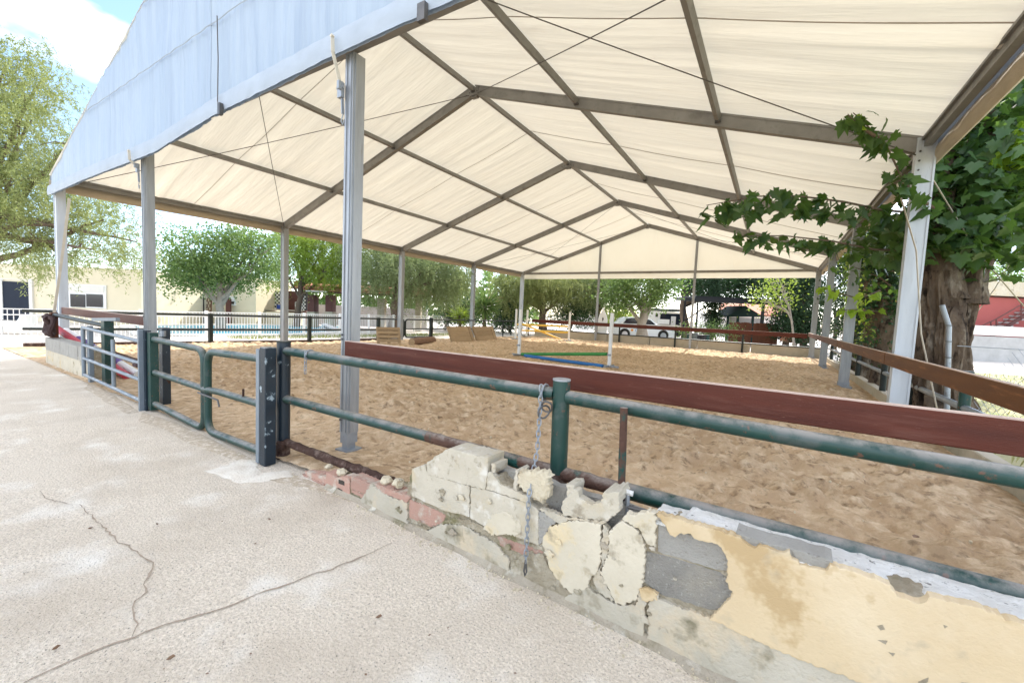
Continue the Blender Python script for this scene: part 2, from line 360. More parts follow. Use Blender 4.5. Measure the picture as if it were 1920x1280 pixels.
# sand with hoof prints
st = .04
gx = np.arange(-10.3, 7.96, st); gy = np.arange(-.56, 20.3, st)
X, Y = np.meshgrid(gx, gy)
Z = .05*(vnoise(X*.35, Y*.35, 1)-.5) + 0.04*(vnoise(X*1.6, Y*1.6, 2)-.5) + .03*(vnoise(X*4.2, Y*4.2, 6)-.5) + .045*(vnoise(X*8.5, Y*8.5, 7)-.5) + .034*(vnoise(X*17, Y*17, 8)-.5) + .012*NR.uniform(-.5,.5,X.shape)
for k in range(5200):
    cx, cy = NR.uniform(-9.5, 7.8), NR.uniform(.25, 20) if k > 1500 else NR.uniform(.3, 8)
    r = NR.uniform(.045, .115); dpt = NR.uniform(.018, .05)
    i0, i1 = np.searchsorted(gx, [cx-3*r, cx+3*r]); j0, j1 = np.searchsorted(gy, [cy-3*r, cy+3*r])
    dx, dy = X[j0:j1,i0:i1]-cx, Y[j0:j1,i0:i1]-cy; q = (dx*dx*NR.uniform(.7,1.4)+dy*dy)/(r*r)
    Z[j0:j1,i0:i1] += -dpt*np.exp(-q*1.2) + dpt*.55*np.exp(-(np.sqrt(q)-1.5)**2*3)
edge = np.clip((Y-.05)/.7, 0, 1)*np.clip((20.2-Y)/.5, 0, 1)*np.clip((7.9-X)/.5, 0, 1)
Z = (Z+.02)*(.3+.7*edge) + .004
# spoil heap at the right, earth heaped along the wall
Z += .16*np.exp(-(((X-7.35)/.55)**2 + ((Y-.75)/.35)**2)) + .05*np.exp(-((X-2.75)/.5)**2 - ((Y+.35)/.22)**2) + .04*np.exp(-((Y+.25)/.25)**2)*np.clip((X-2.6)/.4, 0, 1)
idx = np.arange(X.size).reshape(X.shape)
F = np.stack([idx[:-1,:-1], idx[:-1,1:], idx[1:,1:], idx[1:,:-1]], -1).reshape(-1,4)
cxm = X.ravel()[F[:,0]]; cym = Y.ravel()[F[:,0]]
F = F[(cxm > fence_x(cym)+.02)]
sand = structure(np_obj('sand', np.stack([X.ravel(), Y.ravel(), Z.ravel()], -1), F, 'sand', org=(0,10,0), smooth=True))
def sand_z(x, y):
    i = int(np.clip((x-gx[0])/st, 0, len(gx)-1)); j = int(np.clip((y-gy[0])/st, 0, len(gy)-1)); return float(Z[j, i])

# cracks filled with soil, built as thin strips in the concrete
def crack(px, w):
    pts = [PX(u, v, z=0) for u, v in px]; fine = []
    for a, b in zip(pts, pts[1:]):
        n = max(2, int((b-a).length/.035))
        for k in range(n): fine.append(a.lerp(b, k/n))
    fine.append(pts[-1]); vs, fs = [], []
    for i, p in enumerate(fine):
        t = (fine[min(i+1, len(fine)-1)]-fine[max(i-1, 0)]).normalized(); nn = Vector((-t.y, t.x, 0))
        j = nn*R_.uniform(-1, 1)*.008 + t*R_.uniform(-1, 1)*.006; ww = w*R_.uniform(.35, 1.3)*min(1, .3+i/4, .3+(len(fine)-1-i)/4)
        for sgn in (-1, 1):
            q = p+j+nn*sgn*ww; vs.append((q.x, q.y, conc_z(q.x, q.y)+.004))
    for i in range(len(fine)-1): fs.append((2*i, 2*i+1, 2*i+3, 2*i+2))
    b = MB(); b.add(vs, fs); o = b.build('crack', 'crack_soil', concrete); return o
crack([(735,1018),(700,1035),(660,1052),(620,1068),(580,1078),(540,1095),(500,1108),(460,1122),(420,1138),(370,1152),(310,1172),(250,1193),(190,1212),(130,1240),(80,1262),(40,1280)], .0052)
crack([(148,945),(175,968),(188,985),(204,998),(218,1014),(245,1026),(268,1046),(284,1056),(283,1074),(268,1090),(271,1110),(254,1126),(247,1150),(255,1170),(250,1193)], .0046)
crack([(75,918),(82,932),(110,940),(148,945)], .003)
# spilled plaster at the gate post
def blot(name, px, z0, material, parent):
    c = sum((PX(u, v, z=0) for u, v in px), Vector())/len(px); b = MB(); P = []
    pts = [PX(u, v, z=0) for u, v in px]
    for a, q in zip(pts, pts[1:]+pts[:1]):
        for k in range(5):
            p = a.lerp(q, k/5); P.append(p + Vector((R_.uniform(-1,1), R_.uniform(-1,1), 0))*.012)
    k = len(P); inn = [p.lerp(c, .25) for p in P]
    vs = [(p.x, p.y, conc_z(p.x, p.y)+.001) for p in P] + [(p.x, p.y, conc_z(p.x, p.y)+z0) for p in inn]
    fs = [(i, (i+1) % k, (i+1) % k + k, i+k) for i in range(k)] + [tuple(range(k, 2*k))]
    b.add(vs, fs); return b.build(name, material, parent, smooth=True)
MATS['spill'] = M('spill', (.80,.74,.635), (.66,.58,.47), 9, .9, .4, 50); blot('plaster_spill', [(380,882),(440,868),(482,872),(490,888),(545,882),(552,895),(500,902),(450,905),(430,897)], .008, 'spill', concrete)
blot('plaster_spill', [(425,868),(455,860),(480,862),(484,872),(450,875)], .005, 'spill', concrete)

MATS['drift'] = M('drift', (.60,.495,.37), (.47,.375,.265), 14, .95, .5, 60, c3=(.74,.65,.53), s3=18, r3=(.5,.62))
for px in ([(268,772),(330,792),(400,825),(470,858),(480,872),(430,858),(360,832),(300,800),(258,790)], [(170,716),(215,742),(262,772),(240,776),(195,752),(158,728)], [(486,884),(540,890),(600,905),(660,940),(600,922),(540,906),(495,898)]):
    blot('soil_drift', px, .004, 'drift', concrete)
# ------------------------------------------------------------------ the marquee
A, EH, RHT, BAY, NB = 7.51, 3.967, 6.40, 5.0, 4
def roof(x): return EH + (RHT-EH)*(1-abs(x)/A)
tent = thing('marquee_tent', 'large open white marquee over the sand riding arena, ridge roof on aluminium frames', 'marquee', (0,10,0))
YS = [0,5,10,15,20]
for sx in (-1, 1):
    for y in YS:
        near = sx > 0
        wx, wy = (.20, .13) if near else (.20, .13)
        b = MB(); b.box((sx*(A+.0), y, EH/2+.04), (wx, wy, EH-.08))
        for e in (-1, 1):                                        # profile lips that run up the leg
            b.box((sx*A+e*(wx/2-.012), y-wy/2-.006, EH/2+.04), (.022, .012, EH-.1))
            b.box((sx*A+e*(wx/2-.012), y+wy/2+.006, EH/2+.04), (.022, .012, EH-.1))
        lg = b.build('leg', 'white_alu' if (near and y == 5) or y in (0, 20) and not near else 'aluminium', tent)
        b = MB(); b.box((sx*A, y, .03), (wx+.12, wy+.14, .05)); b.box((sx*A, y, .10), (wx+.02, wy+.03, .10)); b.build('foot_plate', 'galv', lg)
        b = MB()
        for k in range(3): b.tube([(sx*A-sx*.06, y-wy/2-.016, EH-.18-.12*k), (sx*A-sx*.06, y-wy/2+.0, EH-.18-.12*k)], .012, 6)
        b.build('bolt', 'steel_dark', lg)
for y in YS:                                                     # rafters
    for sx in (-1, 1):
        b = MB(); up = Vector((-sx*(RHT-EH), 0, -A)).normalized()
        a0, a1 = Vector((sx*(A-.02), y, EH-.10)), Vector((sx*.03, y, RHT-.10))
        b.bar(a0, a1, .105, .20)
        for e in (-1, 1): b.bar(a0+Vector((0,e*.056,.09)), a1+Vector((0,e*.056,.09)), .012, .03)
        r = b.build('rafter', 'alu_frame', tent)
    b = MB(); b.box((0, y-.062, RHT-.14), (.26, .012, .16)); b.box((0, y, RHT-.23), (.16, .09, .05)); ap = b.build('apex_bracket', 'alu_frame', tent)
    b = MB()
    for e in (-.2, -.1, .1, .2): b.tube([(e, y-.075, RHT-.12-.32*abs(e)), (e, y-.060, RHT-.12-.32*abs(e))], .013, 6)
    b.build('bolt', 'steel_dark', ap)
for i in range(NB):
    y0, y1 = YS[i]+.06, YS[i+1]-.06
    for t in (-.665, -.333, 0, .333, .665):
        b = MB(); x = t*A; z = roof(x)-.09
        b.bar((x, y0, z), (x, y1, z), .065, .10, up=(0, 0, 1) if t == 0 else (-math.copysign(.31, -t), 0, .95))
        p = b.build('purlin', 'alu_frame', tent)
        MB().box((x, y1-.03, z-.055), (.085, .05, .03)).build('cleat', 'steel_dark', p); MB().box((x, y0+.03, z-.055), (.085, .05, .03)).build('cleat', 'steel_dark', p)
    for sx in (-1, 1):
        b = MB(); b.bar((sx*(A+.01), y0, EH-.06), (sx*(A+.01), y1, EH-.06), .08, .13)
        b.bar((sx*(A-.045), y0, EH-.025), (sx*(A-.045), y1, EH-.025), .03, .03)
        b.build('eave_beam', 'alu_frame', tent)
for y, nm in ((0, 'front'), (20, 'far')):                        # gable beam and posts
    b = MB(); b.bar((-A+.12, y, EH-.10), (A-.12, y, EH-.10), .07, .12); b.build('gable_beam', 'alu_frame', tent)
    for sx in (-1, 1):
        x = sx*A/3; b = MB(); yy = y+ (.0 if y == 0 else -.0)
        w, d = (.115, .13) if y == 0 else (.10, .10); ztop = EH-.21 if y == 0 else roof(x)-.2
        b.box((x, yy, ztop/2+.10), (w, d, ztop-.2))
        if y == 20: b.box((x, yy-.06, (ztop+EH)/2), (w*.7, .03, ztop-EH))
        for e in (-1, 1): b.box((x+e*(w/2+.004), yy-.03, ztop/2+.10), (.012, .03, ztop-.22)); b.box((x+e*.03, yy-d/2-.004, ztop/2+.1), (.02, .012, ztop-.22))
        gp = b.build('gable_post', 'aluminium', tent)
        b = MB(); b.box((x, yy, .155), (w*.92, d*.92, .12)); b.box((x, yy, .045), (w*.7, d*.7, .11)); b.box((x, yy, .025), (w*1.5, d*1.4, .02)); b.build('post_foot', 'galv', gp)
        if y == 0:
            b = MB()
            for zz in (.33, 1.12, 1.16): b.tube([(x-.03, yy-d/2-.02, zz), (x-.03, yy-d/2, zz)], .012, 6)
            b.build('bolt', 'steel_dark', gp)
            # ratchet strap hooked over the hem
            xs_, ys_ = x-.045, yy-d/2-.025
            zt = 3.64 if sx < 0 else 3.83; b = MB(); b.bar((xs_, -.212, zt), (xs_, -.205, zt-.13), .006, .035, up=(0,1,0)); b.bar((xs_, -.205, zt-.13), (xs_, ys_-.02, EH-.54), .006, .035, up=(0,1,0)); b.bar((xs_-.012, -.215, zt), (xs_+.012, -.215, zt+.012), .03, .02)
            rs_ = b.build('ratchet_strap', 'strap', tent)
            b = MB(); b.box((xs_-.012, ys_-.02, EH-.55), (.06, .035, .13)); b.box((xs_+.012, ys_-.045, EH-.52), (.03, .05, .07)); b.tube([(xs_-.05, ys_-.03, EH-.53), (xs_+.04, ys_-.03, EH-.53)], .014, 8); b.build('ratchet_buckle', 'galv', rs_)
            b = MB(); b.bar((xs_, ys_-.012, EH-.62), (xs_+.01, ys_-.012, EH-.76), .012, .025, up=(0,1,0)); b.tube([(xs_+.01, ys_-.01, EH-.76), (xs_-.012, ys_-.012, EH-.82), (xs_+.012, ys_-.012, EH-.86), (xs_+.03, ys_-.01, EH-.81)], .006, 6); b.build('strap_hook', 'galv', rs_)
# roof cloth: one sheet a bay and slope, sagging a little and wrinkled along the slope
def roof_sheet(i, sx):
    y0, y1 = YS[i], YS[i+1]; ph = R_.uniform(0, 50)
    def fn(u, v):
        s_ = u; yy = y0 + (y1-y0)*v; x = sx*(A+.06)*s_; t = s_*3 % 1
        sag = .045*math.sin(math.pi*v)*(.4+.6*math.sin(math.pi*t))
        n1 = mnoise.noise((yy*3.2+ph, s_*2.2, i*3.1+sx)); n2 = mnoise.noise((yy*9.+ph, s_*3.+9, i+sx*7)); n3 = mnoise.noise((yy*1.1+ph, s_*1.1, 4))
        env = max(0, math.sin(math.pi*v))**.5*min(1, s_*14)
        yoff = 0
        if i == 0 and v == 0: yoff = -.14
        return Vector((x, yy+yoff, roof(x)+.012 - sag + env*(.040*n1 + .018*n2 + .05*n3)))
    b = MB(); b.grid(fn, 46, 84); o = b.build('roof_panel', 'fabric_roof', tent, smooth=True)
    b = MB(); ym = (y0+y1)/2                                      # welded seam across the middle of the sheet
    pts = [fn(k/46, .5)+Vector((0,0,-.006)) for k in range(47)]
    b.tube(pts, .007, 4); b.build('seam', 'seam', o)
for i in range(NB):
    for sx in (-1, 1): roof_sheet(i, sx)
# gable cloths
HEM = [(-7.6,3.56),(-7.13,3.56),(-5.06,3.575),(-2.43,3.55),(-1.72,3.545),(0,3.685),(.45,3.70),(2.58,3.75),(3.4,3.75),(7.6,3.74)]
def hem(x): return float(np.interp(x, [h[0] for h in HEM], [h[1] for h in HEM]))-.03
def gable_cloth(x0, x1, y, hemf, material, name, fold=0.):
    def fn(u, v):
        x = x0+(x1-x0)*u; zb, zt = hemf(x), roof(x)+.03; z = zb+(zt-zb)*v
        n1 = mnoise.noise((x*7.5, z*.6, y)); n2 = mnoise.noise((x*19, z*.8, y+3)); n3 = mnoise.noise((x*1.1, z*1.1, 2))
        amp = (.35+.65*abs(math.sin(x*.8+1)))
        dd = .018*n1*amp + .009*n2*amp + .03*n3
        if fold: dd += -.03*math.exp(-((x-0.)/.05)**2)
        return Vector((x, y-.12+dd if y < 1 else y+.09+dd, z))
    b = MB(); b.grid(fn, 190, 30); o = b.build(name, material, tent, smooth=True)
    return o, fn
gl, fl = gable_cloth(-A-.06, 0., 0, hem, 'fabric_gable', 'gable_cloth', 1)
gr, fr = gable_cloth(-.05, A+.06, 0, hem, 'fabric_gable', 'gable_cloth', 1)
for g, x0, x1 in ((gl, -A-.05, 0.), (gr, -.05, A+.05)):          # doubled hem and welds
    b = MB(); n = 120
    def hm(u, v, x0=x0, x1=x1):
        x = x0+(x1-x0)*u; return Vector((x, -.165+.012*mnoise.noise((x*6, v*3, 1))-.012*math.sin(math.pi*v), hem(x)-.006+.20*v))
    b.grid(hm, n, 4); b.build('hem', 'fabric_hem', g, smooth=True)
    for zc in (4.72, 5.66):
        lim = A*(1-(zc-EH)/(RHT-EH)); a, c = max(x0, -lim+.1), min(x1, lim-.1)
        pts = [Vector((a+(c-a)*k/60, -.158+.012*mnoise.noise((k*.4, zc, 2)), zc+.012*mnoise.noise((k*.2, 1, 2)))) for k in range(61)]
        b = MB(); b.tube(pts, .006, 4); b.build('seam', 'fabric_hem', g)
b = MB(); b.tube([PX(u, v, y=-.2) for u, v in ((407,30),(409,110),(408,190),(412,212))], .006, 6); b.build('lacing_cord', 'cable', gl)
for (u, v, r) in ((413,205,.05), (792,24,.07)):                  # clips on the hem
    p = PX(u, v, y=-.2); b = MB(); b.box(p, (r*1.1, .04, .13)); b.build('hem_clip', 'steel_dark', gr if u > 500 else gl)
gf, ff = gable_cloth(-A, A, 20, lambda x: EH-.42, 'fabric_roof', 'gable_cloth')
for sx in (-1, 1):                                               # rolled valances below the eaves
    for i in range(NB):
        y0, y1 = YS[i]-(.12 if i == 0 else 0), YS[i+1]
        def fv(u, v):
            yy = y0+(y1-y0)*u; a = math.pi*2*v
            rr = .055+.012*mnoise.noise((yy*2.3, v*2, sx)); return Vector((sx*(A+.13)+rr*math.cos(a), yy, EH-.20+ (.115+.012*mnoise.noise((yy*.9,2,sx)))*math.sin(a)))
        b = MB(); b.grid(fv, 60, 12); b.build('valance', 'valance', tent, smooth=True)
        def fs_(u, v):
            yy = y0+(y1-y0)*u; return Vector((sx*(A+.06+.05*math.sin(v*2.6)+.006*mnoise.noise((yy*5, v*2, 3))), yy, roof(A)+.02-.20*v))
        b = MB(); b.grid(fs_, 40, 5); b.build('eave_skirt', 'fabric_hem', tent, smooth=True)
def cable(a, b_, sag=.05, r=.007):
    a, b_ = Vector(a), Vector(b_); pts = [a.lerp(b_, k/16)+Vector((0,0,-sag*math.sin(math.pi*k/16))) for k in range(17)]
    b = MB(); b.tube(pts, r, 5); return b.build('bracing_cable', 'cable', tent)
for y0, y1, r in ((0, 5, .0075), (15, 20, .006)):
    for sx in (-1, 1):
        cable((sx*(A-.1), y0+.06, EH-.22), (sx*.12, y1-.07, RHT-.2), .04, r); cable((sx*.12, y0+.06, RHT-.2), (sx*(A-.1), y1-.07, EH-.22), .04, r)
for y in (5,):                                                    # spring tensioner at the far end of the left cable
    b = MB(); b.tube([(-A+.13, y-.1, EH-.17), (-A+.3, y-.22, EH-.05)], .016, 6); b.build('turnbuckle', 'steel_dark', tent)

# ------------------------------------------------------------------ guy straps
def strap(pts, w, label, grp='tie-down straps of the marquee'):
    b = MB()
    for a, c in zip(pts, pts[1:]): b.bar(a, c, .006, w, up=(0,1,0))
    return tag(b.build('tie_strap', 'strap'), label, 'strap', grp)
strap([PX(130,372,y=-.12), PX(118,470,y=-.16), PX(101,590,y=-.22)], .045, 'pale strap slanting down the front left marquee leg to the fence post')
strap([PX(1682,345,y=4.86), PX(1718,470,y=4.82), PX(1727,625,y=4.8), Vector((7.95,4.75,.02))], .055, 'cream webbing strap hanging down the nearest right marquee leg')
strap([PX(1738,318,y=5.1), PX(1830,470,y=6.0), PX(1925,580,y=6.8), PX(2030,720,y=7.7)], .03, 'thin cream guy rope running from the right leg top towards the red building')
strap([PX(1920,450,y=6.2), PX(1866,540,y=6.5), PX(1812,612,y=6.9)], .02, 'grey guy rope slanting down to the left in front of the red building')

# ------------------------------------------------------------------ rails and boards
def board(name, a, b_, zc, h, th, material, label, grp=None):
    b = MB(); b.bar((a[0], a[1], zc), (b_[0], b_[1], zc), th, h)
    return tag(b.build(name, material, bevel=.006), label, 'board', grp)
bd = board('kick_board', (2.56,-.085), (7.56,-.085), 1.035, .155, .05, 'board_red', 'long dark red board in front of the sand, fixed to the nearest tent post', 'boards round the arena')
board('kick_board', (-7.4,-.02), (-2.6,-.02), 1.04, .15, .05, 'board_red', 'dark red board between the two left posts of the marquee front', 'boards round the arena')
for y0, y1, lb in ((-.05,4.93,'brown orange board running past the nearest right leg towards the viewer'), (4.95,9.93,'brown orange board between the nearest and second right leg'), (9.95,14.93,'brown orange board between the second and third right leg'), (14.95,19.75,'brown orange board ending at the far right corner leg')):
    board('kick_board', (A-.17,y0), (A-.17,y1), 1.05, .165, .045, 'board_orange', lb, 'boards round the arena')
for x0, x1, lb in ((-6.6,-2.55,'dark red board on the far side left of the first gable post'), (-2.53,2.5,'dark red board on the far side in front of the white car'), (2.52,7.3,'dark red board on the far side in front of the brown fence')):
    board('kick_board', (x0,19.88), (x1,19.88), .985, .20, .05, 'board_red', lb, 'boards round the arena')
b = MB()
for y in (4.94,): b.box((A-.2, y, 1.05), (.03, .10, .10))
for o in (0, 1): pass

FY = -.48
fence = thing('pipe_fence', 'green steel pipe fence with worn paint, standing on the broken front wall', 'fence', (5,FY,0), 'steel pipe fences')
def pipe(name, pts, r, material, parent, n=14): b = MB(); b.tube(pts, r, n); return b.build(name, material, parent, smooth=True)
def rough_pipe(name, a, c, r, material, parent, amp=.06):
    b = MB(); a, c = Vector(a), Vector(c); n = int((c-a).length/.05); p = [a.lerp(c, k/n)+Vector((0, R_.uniform(-.001,.001), R_.uniform(-.002,.002))) for k in range(n+1)]
    b.tube(p, [r*(1+R_.uniform(-amp, amp)) for _ in p], 12); return b.build(name, material, parent, smooth=True)
pipe('post', [(2.19,FY,-.1),(2.19,FY,1.085)], .058, 'navy_paint', fence); 
MB().tube([(2.19,FY,1.08),(2.19,FY,1.093)], .061, 14).build('post_cap', 'dark_green_paint', fence)
p2 = pipe('post', [(5.01,FY,.545),(5.0,FY,1.083)], .049, 'green_paint', fence, 18)
rough_pipe('rusted_foot', (5.02,FY,.32), (5.01,FY,.55), .050, 'rust', p2)
MB().tube([(5.0,FY,1.08),(5.0,FY,1.089)], .051, 18).build('cap', 'galv', p2)
pipe('top_rail', [(2.2,FY,1.005),(3.6,FY,1.0),(4.96,FY,.996)], .038, 'green_paint', fence)
pipe('top_rail', [(5.04,FY,.99),(6.1,FY,.972),(7.6,FY,.945)], .038, 'green_paint', fence)
pipe('middle_rail', [(2.2,FY,.56),(4.0,FY,.558)], .038, 'green_paint', fence)
rough_pipe('middle_rail', (4.0,FY,.558), (4.98,FY,.548), .039, 'green_rust', fence, .05)
rough_pipe('middle_rail', (5.04,FY,.55), (5.40,FY,.545), .040, 'green_rust', fence, .07)
pipe('middle_rail', [(5.4,FY,.548),(7.7,FY,.54)], .043, 'green_paint', fence)
rough_pipe('lower_rail', (2.22,FY,.155), (3.15,FY,.140), .036, 'rust', fence, .10)
rough_pipe('lower_rail', (3.15,FY,.140), (3.95,FY,.130), .040, 'rust', fence, .18)
b = MB(); b.box((2.24,FY-.05,.14), (.09,.05,.07)); b.tube([(2.19,FY,-.02),(2.19,FY,.13)], .064, 10); b.build('rust_clump', 'rust', fence, bevel=.012)
# thin rusty stub against the rail
stub = thing('pipe_stub', 'thin rusty green pipe stub leaning on the top rail beside the chain', 'pipe', (5.40,-.57,.40))
rough_pipe('pipe', (5.405,-.575,.55), (5.385,-.555,1.0), .019, 'green_rust', stub, .05)
rough_pipe('burnt_end', (5.41,-.585,.38), (5.405,-.575,.56), .023, 'leather', stub, .1)
br = thing('iron_hinge', 'small paint-splashed iron hinge stuck in the white mortar at the thin pipe stub', 'hinge', (5.47,-.62,.45))
pipe('upright', [(5.46,-.635,.43),(5.45,-.625,.605)], .011, 'galv', br, 8)
pipe('knob', [(5.43,-.625,.605),(5.475,-.625,.602)], .014, 'mortar_white', br, 8)
pipe('arm', [(5.455,-.63,.535),(5.66,-.625,.535)], .011, 'steel_dark', br, 8)

# chains of shared links
def link_mesh(name, L, w, r, material):
    b = MB(); pts = []
    for k in range(13):
        a = 2*math.pi*k/12; pts.append((math.cos(a)*w, 0, math.sin(a)*w + (L/2-w)*(1 if math.sin(a) > .01 else -1 if math.sin(a) < -.01 else 0)))
    b.tube(pts, r, 5, cap=False); return b.mesh(name, material, Vector((0,0,0)), True)
LINK = link_mesh('link', .042, .0105, .0035, 'galv'); RING = link_mesh('ring', .075, .03, .006, 'steel_dark')
def chain(pts, label, group=None):
    t = thing('chain', label, 'chain', pts[0], group); P = [Vector(p) for p in pts]; seg = [(a, c) for a, c in zip(P, P[1:])]; k = 0; rest = 0
    for a, c in seg:
        d = c-a; L = d.length; s_ = rest
        while s_ < L:
            q = d.to_track_quat('-Z', 'Y').to_matrix().to_euler(); e = (d.to_track_quat('-Z', 'Y').to_matrix() @ Matrix.Rotation(math.pi/2*(k % 2)+.3, 3, 'Z')).to_euler()
            inst('link', LINK, a+d*(s_/L), e, t); k += 1; s_ += .032
        rest = s_-L
    return t
ch = chain([(4.90,-.535,1.03),(4.905,-.545,.93),(4.93,-.60,.70),(4.965,-.735,.50),(4.975,-.755,.14)], 'long galvanised chain hanging over the broken wall from the near green post')
inst('ring', RING, (4.93,-.545,.90), (0,.6,.8), ch); inst('ring', RING, (4.945,-.54,.93), (.5,.2,.3), ch)
b = MB(); b.tube([(4.90+.046*math.sin(a*.5236)*0, FY+.047*math.cos(a*.5236), .998+.047*math.sin(a*.5236)) for a in range(13)], .006, 6); b.build('loop', 'galv', ch, smooth=True)
b = MB(); b.tube([(4.975,-.757,.15),(4.968,-.757,.09),(4.975,-.757,.065),(4.984,-.757,.09),(4.977,-.757,.15)], .005, 6); b.build('hook', 'steel_dark', ch, smooth=True)
c2 = chain([(2.60,-.522,1.02),(2.60,-.525,.83)], 'short thin chain looped over the top rail left of the tent post')
b = MB(); b.tube([(2.60, FY+.044*math.cos(a*.5236), 1.004+.044*math.sin(a*.5236)) for a in range(13)], .005, 6); b.build('loop', 'galv', c2, smooth=True)
# blue post beside the gate
gp = thing('gate_post', 'square navy blue gate post with worn pale edge, nearest the viewer', 'post', (2.24,-.655,0), 'gate posts')
MB().box((2.255,-.655,.525), (.095,.10,1.05)).build('post', 'navy_paint', gp, bevel=.006)
MB().box((2.18,-.665,.52), (.05,.09,1.02)).build('channel', 'silver_paint', gp, bevel=.004)
# green double gate
def round_frame(pl, pr, pbl, pbr, r=.035, rad=.16, round_right=True):
    tl, tr, bl, br_ = Vector(pl), Vector(pr), Vector(pbl), Vector(pbr); pts = []
    def arc(c0, c1, c2):
        a, d = (c0-c1).normalized()*rad, (c2-c1).normalized()*rad
        return [c1+a*(1-t)**2+d*t**2 for t in [k/8 for k in range(9)]]
    if round_right: return [tl]+arc(tl, tr, br_)+arc(tr, br_, bl)+[bl]
    return [tr]+arc(tr, tl, bl)+arc(tl, bl, br_)+[br_]
GY = -.575
gA = thing('gate', 'left leaf of the dull green pipe gate, beside the silver gate post', 'gate', (0,GY,0), 'leaves of the green double gate')
pipe('frame', round_frame((-.55,GY,.915),(.83,GY,.90),(-.55,GY,.10),(.83,GY,.03)), .036, 'green_paint', gA, 12)
pipe('middle_bar', [(-.52,GY,.50),(.83,GY,.475)], .034, 'green_paint', gA, 12); MB().box((-.57,GY,.51),(.09,.09,.98)).build('stile', 'green_paint', gA, bevel=.004)
gB = thing('gate', 'right leaf of the dull green pipe gate, beside the navy post', 'gate', (1.6,GY,0), 'leaves of the green double gate')
pipe('frame', round_frame((.91,GY,.89),(2.2,GY-.04,.93),(.91,GY,.03),(2.2,GY-.04,.07), round_right=False), .037, 'green_paint', gB, 12)
pipe('middle_bar', [(.84,GY-.01,.475),(1.15,GY,.49),(2.2,GY-.04,.505)], .034, 'green_paint', gB, 12)
b = MB(); b.tube([(.80,GY-.05,.44),(1.25,GY-.05,.425),(1.28,GY-.05,.36)], .009, 6); b.build('latch_bolt', 'steel_dark', gB, smooth=True)
b = MB(); b.tube([(1.72,GY-.03,.60),(1.72,GY-.03,.50)], .011, 6); b.build('latch_pin', 'rust', gB)
# posts at the far end of the green gate
q = thing('gate_post', 'dark navy gate post behind the left leaf of the green gate', 'post', (-.86,-.38,0), 'gate posts')
MB().box((-.86,-.36,.52), (.12,.09,1.04)).build('post', 'navy_paint', q, bevel=.006); MB().tube([(-.78,-.40,.93),(-.78,-.40,1.0)], .03, 8).build('hinge', 'galv', q)
q = thing('gate_post', 'silver channel gate post where silver and green gates meet', 'post', (-.66,-.63,0), 'gate posts')
MB().box((-.70,-.635,.51), (.035,.10,1.04)).build('flange', 'silver_paint', q, bevel=.004); MB().box((-.655,-.605,.51), (.06,.06,1.02)).build('web', 'navy_paint', q)
# silver five bar gate
SY = -.56
gS = thing('gate', 'silver painted gate of four bars with red and white poles behind', 'gate', (-2.2,SY,0))
L0, L1 = -3.50, -.74
for z in (.86,.575,.36,.09): pipe('bar', [(L0,SY,z+.03),(L1,SY-.05,z)], .024, 'silver_paint', gS, 10)
pipe('upright', [(L0,SY,.10),(L0,SY,.91)], .028, 'silver_paint', gS, 10); pipe('upright', [(-2.05,SY-.01,.10),(-2.05,SY-.01,.80)], .026, 'silver_paint', gS, 10)
MB().box((-3.40,-.50,.46),(.09,.06,.92)).build('stile', 'silver_paint', gS, bevel=.004)
b = MB(); b.box((-.95,-.63,.55),(.14,.05,.05)); b.build('rope_knot', 'leather', gS, bevel=.012)
q = thing('gate_post', 'dark green gate post behind the left end of the silver gate', 'post', (-3.1,-.36,0), 'gate posts')
MB().box((-3.12,-.36,.53), (.16,.12,1.06)).build('post', 'green_paint', q, bevel=.005); MB().bar((-3.55,-.42,1.02),(-2.55,-.38,1.07),.05,.05).build('top_bar', 'silver_paint', q)

# ------------------------------------------------------------------ the broken front wall
wall = thing('broken_wall', 'broken low wall of grey blocks and pink bricks with peeling yellow plaster, carrying the pipe fence', 'wall', (5,-.6,0))
WX = Vector((1,-.049,0)).normalized(); WN = Vector((-.049,-1,0)).normalized(); WZ = Vector((0,0,1)); WO = Vector((2.97,-.617,0))
def wp(u, v):
    y = -.68
    for _ in range(6): p = PX(u, v, y=y); y = wall_y(p.x)
    return ((p-WO).dot(WX), p.z)
Z1, Z2, Z3 = (540,800,2.743), (1140,880,2.4615), (1000,890,3.878)
def zpts(pts, zoom): return [wp(zoom[0]+a/zoom[2], zoom[1]+c/zoom[2]) for a, c in pts]
def ragged(poly, step, amp):
    out = []
    for (a, c), (e, g) in zip(poly, poly[1:]+poly[:1]):
        L = math.hypot(e-a, g-c); n = max(1, int(L/step)); nx, ny = (-(g-c)/(L or 1), (e-a)/(L or 1))
        for k in range(n):
            t = k/n; j = R_.gauss(0, amp) if k else R_.gauss(0, amp*.4); out.append((a+(e-a)*t+nx*j, c+(g-c)*t+ny*j))
    return out
def wpart(name, pts, zoom, n, depth, material, amp=.003, step=.018, ch=.004, parent=None):
    k_ = .8 if name == 'concrete_block' else 1.2; amp *= k_; step *= .75
    poly = ragged(zpts(pts, zoom) if zoom else pts, step, amp); poly = [(a, max(c, -.04)) for a, c in poly]
    b = MB(); b.prism(poly, (WO+WN*(n*.6), WX, WZ, WN), depth, ch); return b.build(name, material, parent or wall)
